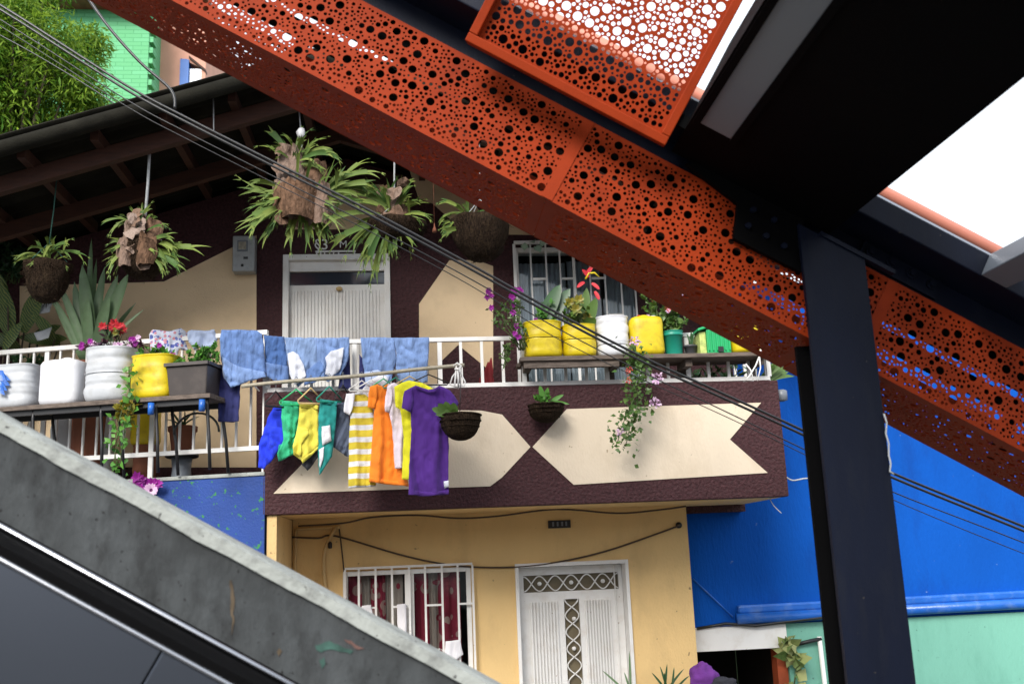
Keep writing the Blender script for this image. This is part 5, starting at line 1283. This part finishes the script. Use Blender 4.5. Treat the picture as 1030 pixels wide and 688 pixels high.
# purple cloth heap over a dark bar
def heap(label, cx, cy, rx, ry, Y, m):
    p = P(cx, cy, Y); ax = vis_r(cx-rx, cx+rx, p); az = vis_r(cy-ry, cy+ry, p); vs = []; n = 40; k_ = 22
    for j in range(k_+1):
        ph = math.pi*j/k_
        for i in range(n):
            th = 2*math.pi*i/n; d = Vector((math.sin(ph)*math.cos(th), math.sin(ph)*math.sin(th)*.6, math.cos(ph)))
            q = 1+.30*noise.noise(d*1.8+Vector((cx, 0, 0)))+.16*abs(noise.noise(d*4.5)); vs.append(p+Vector((d.x*ax*q, d.y*ax*q, d.z*az*q)))
    fs = [(j*n+i, (j+1)*n+i, (j+1)*n+(i+1) % n, j*n+(i+1) % n) for j in range(k_) for i in range(n)]
    return tag(MB().add(vs, fs, True).build('cloth_heap', m), label, 'cloth')
heap('purple cloth heaped at the left corner of the dark doorway', 708, 682, 15, 15, 8.6, mat('purple_cloth', (.16, .035, .26), .9, .2, 12, .004, 60))
heap('dark cloth folded beside the purple heap in the dark doorway', 728, 690, 14, 10, 8.55, mat('charcoal_cloth', (.03, .03, .04), .9, .2, 12, .004, 60))
vn = lambda x, y: P(x, y, YN-.08)
vine('variegated_vine', 'cream and green variegated vine hanging at the mint green door edge', [vn(790, 640), vn(793, 650), vn(797, 660), vn(800, 672), vn(797, 690), vn(799, 705)], 46, .12, .10, 'variegated', spread=.06)
# red folded cloth behind the railing
rf_ = plant('red_folded_parasol', 'dark red folded cloth leaning behind the balcony railing', 'parasol', (P(489, 395, YB+.35).x, YB+.35, 2.935))
b = MB()
for (tx, ty, w_) in ((486, 372, .08), (491, 364, .09), (494, 360, .07), (495, 376, .08), (483, 380, .06)):
    q = Vector((P(487, 395, YB+.35).x, YB+.35, 3.3)); b.blade(q, P(tx, ty, YB+.33)-q, (P(tx, ty, YB+.33)-q).length, w_, 0, 5, .5, (0, -1, 0), .01, .4)
b.build('cloth', 'redcloth', rf_)
b = MB(); b.tube([Vector((P(487, 395, YB+.35).x, YB+.35, 2.935)), Vector((P(488, 390, YB+.35).x, YB+.35, 3.4))], .01, 6); b.build('pole', 'blackmetal', rf_)
# --- leaf on window top
b = MB(); p = P(533, 248, YU-.1)
for (x, y) in ((528, 244), (534, 243), (540, 246), (546, 248), (537, 248)):
    b.leaf(P(x, y, YU-.12), rv(1)+Vector((0, -.5, 0)), .09, .08, (0, -1, .5))
tag(b.build('pale_succulent', mat('pale_green_leaf', (.35, .50, .38), .5, .2, 20)), 'pale green succulent on top of the window grille', 'plant')
# --- background tree
def tree(label, base, H, cc, cr, nl, ll, lw_, seed):
    rng = random.Random(seed); t = thing('leafy_tree', label, 'tree', base); base = Vector(base); cc = Vector(cc)
    b = MB(); tp = cc+Vector((0, 0, cr.z*.3)); b.tube([base, base.lerp(tp, .4)+Vector((.15, 0, 0)), tp], [.22, .16, .06], 10)
    clumps = []
    for _ in range(46):
        v = Vector((rng.gauss(0, 1), rng.gauss(0, 1), rng.gauss(0, 1))).normalized()*rng.uniform(.5, 1.0)
        c = cc+Vector((v.x*cr.x, v.y*cr.y, v.z*cr.z)); clumps.append((c, rng.uniform(.3, .8)))
        s = base.lerp(tp, rng.uniform(.45, .95)); b.tube([s, s.lerp(c, .5)+Vector((0, 0, .25)), c], [.06, .035, .012], 6)
    b.build('trunk', 'trunk', t)
    lf = MB()
    for _ in range(nl):
        c, r = rng.choice(clumps); v = Vector((rng.gauss(0, 1), rng.gauss(0, 1), rng.gauss(0, 1))).normalized()*r*rng.random()**.45
        d = Vector((v.x, v.y-.2, v.z*.5-.4))+Vector((rng.gauss(0, .5), rng.gauss(0, .5), rng.gauss(0, .4))); s_ = rng.uniform(.6, 1.3)
        lf.leaf(c+v, d, ll*s_, lw_*s_, Vector((rng.gauss(0, .6), rng.gauss(0, .6)-.4, 1)))
    lf.build('crown', 'bamboo', t)
TY = 17.0
tree('bright green feathery tree at the upper left beyond the roof', (P(20, 60, TY).x, TY, 2.5), 9, P(24, 78, TY), Vector((1.3, 1.2, 2.1)), 42000, .17, .032, 5)
tree('darker part shaded tree at the left edge behind the bright one', (P(-40, 60, TY+1).x, TY+1, 3.0), 9, P(-45, 85, TY+1), Vector((1.6, 1.2, 2.4)), 16000, .18, .036, 9)
# ================================================================== LAUNDRY
def fabric(name, col, **k): return mat(name, col, .9, .20, 3, .010, 15, sheen=.1, stretch=(1.8, 1, .5), **k)
def denim(name, col): return mat(name, col, .9, .22, 9, .03, 17, dirt=tuple(min(1, c*1.4+.03) for c in col), dirt_amt=.35, dscale=14, stretch=(1.6, 1, .5), sheen=.2)
CL = dict(
 jean=denim('blue_denim', (.105, .19, .42)), jeandark=denim('dark_denim', (.05, .12, .32)), jeanpale=denim('pale_denim', (.20, .30, .52)), jeanmid=denim('light_denim', (.17, .27, .52)),
 navy=fabric('navy_cloth', (.018, .022, .11)), whitepk=fabric('white_pocket_cloth', (.66, .68, .76)),
 royal=fabric('royal_blue_cloth', (.010, .035, .60)), mintc=fabric('mint_green_cloth', (.03, .42, .20)), lemon=fabric('lemon_cloth', (.66, .58, .07)), tealc=fabric('teal_cloth', (.010, .24, .22)),
 slate=fabric('slate_grey_cloth', (.085, .105, .16)), whitec=fabric('white_cloth', (.74, .73, .77)), orangec=fabric('orange_cloth', (.90, .22, .012)), pinkc=fabric('pale_pink_cloth', (.72, .62, .68)),
 lime=fabric('lime_yellow_cloth', (.70, .66, .015)), purple=fabric('purple_tee_cloth', (.062, .012, .19)), black=fabric('black_trim_cloth', (.012, .012, .018)),
 stripe=stripe_mat('yellow_striped_cloth', (.68, .68, .70), (.60, .46, .03), .092, .42),
 floral=print_mat('floral_cloth', (.60, .64, .78), [(.10, .13, .42), (.62, .28, .34), (.16, .2, .5)], 22, .42), paleblue=fabric('washed_blue_cloth', (.42, .50, .70)))
def inside(p, poly):
    c = False; n = len(poly)
    for i in range(n):
        a, b = poly[i], poly[i-1]
        if (a[1] > p[1]) != (b[1] > p[1]) and p[0] < (b[0]-a[0])*(p[1]-a[1])/(b[1]-a[1])+a[0]: c = not c
    return c
def segd(p, a, b):
    vx, vy = b[0]-a[0], b[1]-a[1]; L = vx*vx+vy*vy
    t = 0 if L == 0 else max(0, min(1, ((p[0]-a[0])*vx+(p[1]-a[1])*vy)/L)); return math.hypot(p[0]-a[0]-vx*t, p[1]-a[1]-vy*t)
def smooth_poly(q, it=2):
    for _ in range(it):
        o = []
        for i in range(len(q)):
            a, b = q[i], q[(i+1) % len(q)]
            o += [(a[0]*.78+b[0]*.22, a[1]*.78+b[1]*.22), (a[0]*.22+b[0]*.78, a[1]*.22+b[1]*.78)]
        q = o
    return q
def cloth(name, px, Y, m, parent=None, thick=.03, fold=.018, freq=22, seed=0, tilt=0.0, round_=1, top=None, res=.012, slant=0.0, crease=.5):
    """a hanging piece of fabric with a front and a back layer: outline from the survey photo at depth Y, folds growing downwards"""
    poly = smooth_poly([XZ(x, y, Y) for x, y in px], round_)
    bd = []
    for i in range(len(poly)):
        a, b = poly[i], poly[(i+1) % len(poly)]; L = math.hypot(b[0]-a[0], b[1]-a[1]); n = max(1, int(L/(res*1.2)))
        bd += [(a[0]+(b[0]-a[0])*k/n+.005*noise.noise(Vector((a[0]+(b[0]-a[0])*k/n*1.0, a[1]+(b[1]-a[1])*k/n, seed))*16), a[1]+(b[1]-a[1])*k/n+.006*noise.noise(Vector((a[0]+(b[0]-a[0])*k/n, a[1]+(b[1]-a[1])*k/n, seed+5))*14)) for k in range(n)]
    xs = [p[0] for p in bd]; zs_ = [p[1] for p in bd]; x0, x1, z0, z1 = min(xs), max(xs), min(zs_), max(zs_)
    nb = len(bd); pts = [Vector(p) for p in bd]; ed = [(i, (i+1) % nb) for i in range(nb)]
    i = 0; z = z0
    while z < z1:
        x = x0+(res*.5 if i % 2 else 0)
        while x < x1:
            if inside((x, z), bd) and min(segd((x, z), bd[k], bd[k-1]) for k in range(0, nb)) > res*.55: pts.append(Vector((x, z)))
            x += res
        z += res*.87; i += 1
    r = delaunay_2d_cdt(pts, ed, [], 1, 1e-7); vv = r[0]; ff = r[2]
    H = max(.05, z1-z0); fr, bk = [], []
    for v in vv:
        d = min(segd((v.x, v.y), bd[k], bd[k-1]) for k in range(nb)); t = thick*min(1, .25+d/.02)*.5
        dn_ = min(1, max(0, (z1-v.y)/H)); w = noise.noise(Vector((v.x*5+seed, v.y*2.2, seed)))
        fx = v.x+slant*(v.y-z1)
        rg = lambda p: 1-2*abs(noise.noise(p))
        f_ = fold*(.15+.85*dn_)*(.5*math.sin(fx*freq*3+w*3.0+seed)+.3*math.sin(fx*freq*5.7+w*5+seed*2))
        f_ += fold*crease*(.8*rg(Vector((v.x*7+v.y*6+seed, v.y*5-v.x*3, seed)))+.45*rg(Vector((v.x*15-v.y*9, v.y*10+v.x*7, seed+3))))
        y = Y+tilt*(v.x-(x0+x1)/2)+f_
        fr.append((v.x, y-t, v.y)); bk.append((v.x, y+t+.002, v.y))
    b = MB(); n = len(vv)
    def o_(f): 
        a = sum(vv[f[i]].x*vv[f[(i+1) % 3]].y-vv[f[(i+1) % 3]].x*vv[f[i]].y for i in range(3)); return f if a > 0 else f[::-1]
    F_ = [tuple(o_(list(f))) for f in ff]
    fs = F_+[tuple(i+n for i in reversed(f)) for f in F_]
    cnt = {}
    for f in F_:
        for k in range(3): cnt[(f[k], f[(k+1) % 3])] = 1
    for (a, c) in cnt:
        if (c, a) not in cnt: fs.append((c, a, a+n, c+n))
    b.add(fr+bk, fs, True)
    return b.build(name, CL[m] if isinstance(m, str) else m, parent)
def garment(kind, label, cat, px, Y, m, group, extra=(), **k):
    t = thing(kind, label, cat, P(px[0][0], px[0][1], Y), group)
    cloth('fabric', px, Y, m, t, **k)
    for i, (nm, q, mm, dy) in enumerate(extra):
        k2 = dict(k); k2['thick'] = .012; cloth(nm, q, Y+dy, mm, t, **k2)
    return t
GD = 'clothes draped over the railing'
garment('floral_shirt', 'pale blue floral garment draped leftmost over the terrace railing', 'garment', [(149, 336), (153, 331), (170, 332.5), (182, 330), (188, 334), (186, 343), (189, 352), (180, 350), (176, 360), (165, 353), (152, 357)], PT(168, 340, RO-.06).y, 'floral', GD, fold=.025, seed=1, round_=0, crease=.9)
garment('pale_shirt', 'washed pale blue garment beside the floral one over the railing', 'garment', [(188, 334), (192, 331.5), (205, 332.5), (215, 331), (218, 340), (216, 349), (208, 356), (199, 347), (195, 352), (190, 344)], PT(203, 340, RO-.07).y, 'paleblue', GD, fold=.03, seed=2, round_=0, crease=.9)
YJ = YB+.0
garment('denim_jeans', 'blue jeans with a dark leg hanging low, draped left of the railing corner', 'jeans', [(222, 331.5), (258, 331.5), (264, 336), (267.5, 375), (250, 381), (232, 388), (224, 378), (221, 350)], 7.93, 'jean', GD,
        [('dark_leg', [(220, 366), (242, 372), (240, 424), (219, 424)], 'navy', .05), ('turned_cuff', [(223, 358), (238, 368), (266, 374), (268, 379), (250, 383), (232, 390), (225, 380)], 'jeanmid', -.022)], fold=.022, seed=3, thick=.02, round_=0, crease=.8)
garment('dark_jeans', 'darker blue jeans squeezed between two paler pairs on the railing', 'jeans', [(265.5, 337), (286, 338.5), (291, 380), (280, 384), (267, 377)], 7.95, 'jeandark', GD, [('turned_cuff', [(267, 364), (290, 368), (291, 381), (280, 385), (267, 378)], 'jean', -.025)], fold=.024, seed=4, thick=.02, round_=0, crease=.8)
garment('pale_jeans', 'pale jeans with white pocket linings showing, draped over the balcony rail', 'jeans', [(286, 339.2), (319, 339.4), (320, 366), (318, 376), (311, 381), (299, 389), (291, 374), (288, 356)], 7.92, 'jeanpale', GD,
        [('trouser_leg', [(318.5, 339.4), (351.5, 339.2), (350, 362), (342, 378), (330, 384), (322, 380), (318.5, 368)], 'jeanmid', -.012), ('inner_fold', [(308, 372), (322, 362), (327, 372), (318, 384), (306, 388)], 'jean', -.02),
         ('white_pocket', [(289, 355), (294, 353.5), (300, 356), (305, 366), (308, 378), (301, 384), (296, 387), (291, 376)], 'whitepk', -.03), ('white_pocket', [(327, 359), (333, 353), (346, 349), (345, 358), (342, 371), (334, 379), (327, 376), (328, 367)], 'whitepk', -.04),
         ('dark_side', [(344, 352), (351, 345), (353, 391), (340, 391)], 'navy', .05)], fold=.02, seed=5, thick=.02, round_=0, crease=.8)
garment('light_jeans', 'light blue jeans hanging with both legs down over the rail above the coloured shirts', 'jeans', [(362.5, 339.4), (397, 339.4), (399, 362), (396, 372), (393, 384), (378, 388), (368, 385), (365, 366)], 7.92, 'jeanmid', GD,
        [('trouser_leg', [(396, 339.4), (431.5, 339.2), (431, 362), (430, 384), (414, 387), (402, 384), (398, 371), (399, 356)], 'jeanmid', -.012), ('pale_lining', [(366, 374), (380, 372), (392, 378), (388, 390), (368, 389)], 'paleblue', -.02), ('pale_lining', [(402, 374), (420, 369), (430, 371), (430, 384), (412, 388), (402, 384)], 'jeanpale', -.022),
         ('dark_lining', [(361, 356), (366, 362), (370, 393), (361, 391)], 'navy', .04)], fold=.02, seed=6, thick=.02, freq=16, round_=0, crease=.8)
# pole
P0, P1 = P(243, 388.5, 7.78), P(467, 367.5, 7.50)
b = MB(); pd = (P1-P0)
b.tube([P0+pd*t+Vector((0, 0, .004*math.sin(t*9))) for t in [i/20 for i in range(21)]], .015, 12)
pole = tag(b.build('laundry_pole', mat('bamboo_pole', (.36, .32, .24), .6, .2, 30, .002, 60)), 'thin pale wooden pole that carries the coloured laundry in front of the balcony', 'pole')
b = MB(); 
for t in (.055, .98): q = P0+pd*t; b.tube([q+Vector((0, -.0, .0)), Vector((q.x, YB+.03, q.z+.0))], .007, 6)
tag(b.build('pole_bracket', 'white'), 'thin metal brackets holding the laundry pole off the railing', 'bracket')
def poleY(x): 
    t = (x-243)/224; return P0.y+(P1.y-P0.y)*t
def pole_pt(x):
    t = (P(x, 380, 7.65).x-P0.x)/(pd.x); return P0+pd*max(0, min(1, t))
GH = 'clothes hanging from the laundry pole'
def hanger_mesh(m, col):
    t = thing('clothes_hanger', '', 'hanger', (0, 0, 0), 'hangers on the laundry pole')
    b = MB(); b.tube([Vector((-.17, 0, -.115)), Vector((0, 0, -.045)), Vector((.17, 0, -.115)), Vector((.155, 0, -.128)), Vector((0, 0, -.128)), Vector((-.155, 0, -.128)), Vector((-.17, 0, -.115))], .0055, 7); b.build('frame', m, t)
    b = MB(); b.tube([Vector((0, 0, -.045)), Vector((0, 0, -.012)), Vector((.016, 0, .004)), Vector((.014, 0, .018)), Vector((0, 0, .024)), Vector((-.014, 0, .018)), Vector((-.016, 0, .006))], .0028, 6); b.build('hook', 'greysteel', t)
    return t
protos = {}
def hanger(x, col, rot, label, dz=0.0, sc=1.0):
    m = {'green': 'green', 'white': 'white', 'black': 'blackmetal', 'teal': 'teal', 'beige': 'ochrepipe'}[col]
    if m not in protos: protos[m] = r = hanger_mesh(m, col)
    else:
        s = protos[m]; r = s.copy(); COL.objects.link(r)
        for ch in s.children:
            c = ch.copy(); COL.objects.link(c); c.parent = r
    q = pole_pt(x); r.location = q; r.rotation_euler = (0, 0, math.radians(rot)); r.scale = (sc, 1, 1.45 if x < 350 else 1); r['label'] = label
hanger(276, 'black', 35, 'black hanger carrying the royal blue shorts', sc=.55)
hanger(297, 'green', 12, 'bright green hanger carrying the mint green shorts', sc=.75)
hanger(312, 'beige', 20, 'beige hanger carrying the lemon yellow shorts', sc=.6)
hanger(331, 'teal', 20, 'teal hanger carrying the teal and white shorts', sc=.6)
hanger(345, 'black', 40, 'black hanger carrying the slate grey shorts', sc=.45)
hanger(364, 'white', 15, 'white hanger carrying the yellow striped shirt', sc=.6)
hanger(374, 'white', 20, 'white hanger carrying the plain white shirt behind the orange one', sc=.7)
hanger(386, 'green', 20, 'green hanger carrying the orange shirt', sc=.6)
hanger(398, 'teal', 15, 'teal hanger carrying the pale pink shirt', sc=.6)
hanger(412, 'beige', 8, 'beige hanger carrying the lime yellow shirt', sc=.7)
hanger(431, 'black', 3, 'black hanger carrying the purple shirt', sc=.9)
g_ = lambda *a, **k: garment(*a, GH, **k)
sh = dict(fold=.028, thick=.018, round_=0, crease=.9)
garment('blue_shorts', 'royal blue shorts leftmost on the laundry pole', 'shorts', [(275, 409), (284, 407.5), (287, 443), (276, 460), (265, 471.5), (259, 469.5), (260, 448), (269, 420)], 7.79, 'royal', GH,
        [('waistband', [(274.5, 408.7), (284, 407.2), (284.4, 411.5), (274, 413)], 'royal', -.014), ('fold_panel', [(272, 428), (285, 430), (286, 444), (276, 458), (270, 446)], 'royal', -.025)], seed=11, freq=20, slant=.5, **sh)
garment('green_shorts', 'mint green shorts between blue and yellow ones', 'shorts', [(283.5, 402.5), (301, 404), (300.5, 423), (298, 445), (294.5, 457), (280.5, 463.5), (279, 456), (285, 443), (283, 420)], 7.75, 'mintc', GH,
        [('waistband', [(283.2, 402.2), (301.2, 403.7), (301.2, 408), (283.2, 406.6)], 'mintc', -.014), ('fold_panel', [(287, 414), (299, 420), (296, 438), (290, 446), (288, 430)], 'mintc', -.018), ('lower_leg', [(281, 447), (296, 443), (295, 457), (280, 464), (279, 457)], 'tealc', .02)], seed=12, freq=24, **sh)
garment('yellow_shorts', 'lemon yellow shorts with a black hem', 'shorts', [(302, 405), (320, 407.5), (320.5, 448), (304, 463), (295, 457), (294.5, 448), (299, 428)], 7.70, 'lemon', GH,
        [('waistband', [(301.7, 404.7), (320.3, 407.2), (320.3, 411.5), (301.5, 409)], 'lemon', -.014), ('leg_flap', [(299, 428), (309, 431), (311, 436), (303, 446), (303, 459), (295, 456), (294.5, 448)], 'lemon', -.02), ('black_hem', [(303, 459), (320, 447), (320.5, 459), (309, 473), (303.5, 468)], 'black', .012), ('lemon_hem_stripe', [(303, 462), (320, 448.5), (320.2, 451.5), (304, 466)], 'lemon', -.018)], seed=13, freq=18, **sh)
garment('teal_shorts', 'teal sports shorts with white side panels', 'shorts', [(321.5, 401), (339, 404), (337.5, 425.6), (333.5, 459), (321, 478), (319.6, 456), (320, 423)], 7.66, 'tealc', GH,
        [('waistband', [(321.3, 400.7), (339.2, 403.7), (338.8, 408), (321.2, 405)], 'tealc', -.014), ('white_panel', [(323, 429), (332, 427), (333, 443), (324, 448)], 'whitec', -.02), ('white_panel', [(320.5, 452), (325.5, 449), (325, 462), (321.3, 471)], 'whitec', -.022)], seed=14, freq=20, **sh)
garment('grey_shorts', 'slate grey shorts between the teal shorts and the striped shirt', 'shorts', [(338, 405), (348, 403.5), (352, 425.6), (360, 452), (357, 460), (346, 457), (333.5, 448), (335, 430)], 7.72, 'slate', GH,
        [('leg_cuff', [(345, 449), (359.5, 447), (360.5, 453), (357.5, 460.5), (346, 457.5)], 'slate', -.014)], seed=15, freq=26, slant=-.4, **sh)
ts = dict(fold=.038, thick=.02, round_=0, crease=.35)
garment('striped_shirt', 'white shirt with broad yellow stripes, left of the orange shirt', 'shirt', [(348.5, 397), (356, 395), (363, 393), (371, 400), (377, 420), (378, 489), (350, 490.5), (351, 433), (352.5, 416), (346.5, 413.5), (346, 407)], 7.64, 'stripe', GH,
        [('white_sleeve', [(348.5, 396), (357, 394.5), (354.5, 412), (352, 417), (345.5, 414), (346, 406)], 'whitec', -.03)], seed=21, freq=16, **ts)
garment('white_shirt', 'plain white shirt mostly hidden between striped and orange shirts', 'shirt', [(362, 394), (374, 381), (384, 376.5), (390, 380), (391, 400), (383, 452.5), (368, 452), (370, 420), (362, 404)], 7.70, 'whitec', GH, seed=22, freq=20, **ts)
garment('orange_shirt', 'bright orange shirt in the middle of the laundry pole', 'shirt', [(372.5, 389), (379, 386.5), (384, 388), (389, 385.5), (396, 390), (404, 410), (409, 470), (411, 489), (392, 487), (371, 484.5), (373.5, 450), (376.5, 410.5), (370, 408), (370.5, 396)], 7.58, 'orangec', GH,
        [('hem_band', [(371.2, 480), (392, 483), (410.6, 485), (411, 489), (392, 487), (371, 484.5)], 'orangec', -.01), ('sleeve', [(372, 389), (379, 387), (379.5, 400), (376.8, 411.5), (369.6, 409)], 'orangec', -.02)], seed=23, freq=13, **ts)
garment('pink_shirt', 'pale pink white shirt right of the orange one', 'shirt', [(389.5, 387), (397, 384.5), (405, 390), (408, 430), (404.5, 471.5), (397, 471), (394.5, 430), (391, 414), (387, 412.5), (387.5, 399)], 7.52, 'pinkc', GH,
        [('sleeve', [(389, 388), (394, 387), (394.5, 402), (391.5, 415), (387, 413.5)], 'pinkc', -.02)], seed=24, freq=22, **ts)
garment('lime_shirt', 'lime yellow shirt showing behind the purple one', 'shirt', [(396.5, 389), (404, 384.5), (411, 382.5), (424, 385), (437, 391), (440, 410), (430, 460), (412, 482.5), (404, 481), (406, 440), (402.5, 412), (398, 409)], 7.46, 'lime', GH, seed=25, freq=16, **ts)
garment('purple_shirt', 'purple shirt hanging rightmost on the laundry pole', 'shirt', [(407, 393), (418, 387.5), (424, 389.5), (431, 391.5), (438, 390.5), (442, 388), (452, 392), (461, 405), (458, 414), (450, 417.5), (451.5, 448), (451, 497), (431, 499), (411, 497.5), (411.8, 461), (414, 433), (413, 414), (404, 409)], 7.39, 'purple', GH,
        [('sleeve', [(407, 393), (414, 391), (416, 404), (413.5, 415), (403.6, 410)], 'purple', -.018), ('sleeve', [(447, 391), (452.5, 392), (461.5, 405), (458.3, 414.5), (449, 417)], 'purple', -.018),
         ('collar', [(418, 387.3), (424, 389.5), (431, 391.5), (438, 390.5), (442, 387.8), (442, 391), (437, 394.3), (430, 395), (423, 393), (418, 390.5)], 'purple', -.034), ('hem_band', [(411.3, 492.5), (431, 494.5), (451, 492.5), (451, 497), (431, 499), (411, 497.5)], 'purple', -.012),
         ('hem_label', [(446.5, 484), (451.5, 483), (451.5, 489), (447, 491)], 'whitepk', -.03)], seed=26, freq=12, **ts)
# clip hanger at the pole end
q = P(460, 369, 7.5)
ch_ = thing('clip_hanger', 'white wire clip hanger hooked on the right end of the laundry pole', 'hanger', q)
b = MB()
b.tube([P(x, y, 7.49) for x, y in ((460, 366), (463, 368), (459, 374), (455, 379), (452.5, 387), (458, 389), (467, 388), (468, 384), (464, 377), (460, 370))], .006, 6)
b.tube([P(x, y, 7.47) for x, y in ((459, 368), (458, 380), (457, 390), (461, 391), (461, 380), (460, 370))], .007, 6)
b.build('wire_frame', 'white', ch_)
b = MB(); b.tube([P(x, y, 7.46) for x, y in ((456, 368), (460, 365), (464, 368), (462, 372), (457, 371))], .006, 6); b.build('clip', 'white', ch_)
q = P(752, 365, YB-.2)
c2 = thing('clip_hanger', 'white wire clip hanger at the right end of the right bench', 'hanger', q)
b = MB(); b.tube([P(x, y, YB-.2) for x, y in ((764, 358), (760, 368), (754, 378), (748, 384), (758, 383), (755, 372), (750, 366))], .006, 6); b.tube([P(x, y, YB-.21) for x, y in ((764, 359), (765, 370), (762, 383))], .005, 6); b.build('wire_frame', 'white', c2)
b = MB(); b.tube([P(764, 358, YB-.21), P(766, 352, YB-.21)], .014, 8); b.build('clip', 'white', c2)
# socks and cloths drying in the lower window
GW = 'white laundry in the lower window'
wk = dict(fold=.012, thick=.014, round_=0, res=.01)
YW = YL-.10
garment('white_sock', 'narrow white cloth leftmost on the lower window grille', 'cloth', [(364, 609), (373, 608), (375, 618), (372, 632), (366, 630), (363.5, 618)], YW, 'whitec', GW, seed=31, **wk)
garment('white_sock', 'long white cloth left of the middle post of the lower window', 'cloth', [(399, 608), (408.5, 607), (409, 628), (409.5, 645), (402, 646), (400, 630)], YW, 'whitec', GW, seed=32, **wk)
garment('white_underwear', 'crumpled white cloth right of the middle post of the lower window, half behind the coping', 'cloth', [(413.5, 646), (428, 645), (434, 661), (425, 668), (414, 660)], YW, 'whitec', GW, seed=33, **wk)
garment('white_underwear', 'white briefs clipped rightmost on the lower window grille', 'briefs', [(448, 645), (463, 643), (466, 658), (457, 665), (447, 661)], YW, 'whitec', GW, seed=34, **wk)
b = MB(); b.tube([P(x, y, YW-.02) for x, y in ((440, 666), (439, 658), (442, 652), (446, 654), (445, 662), (444, 672), (443, 690))], .006, 6); tag(b.build('wire_hook', 'white'), 'white wire hook between the two right cloths of the lower window', 'hook')
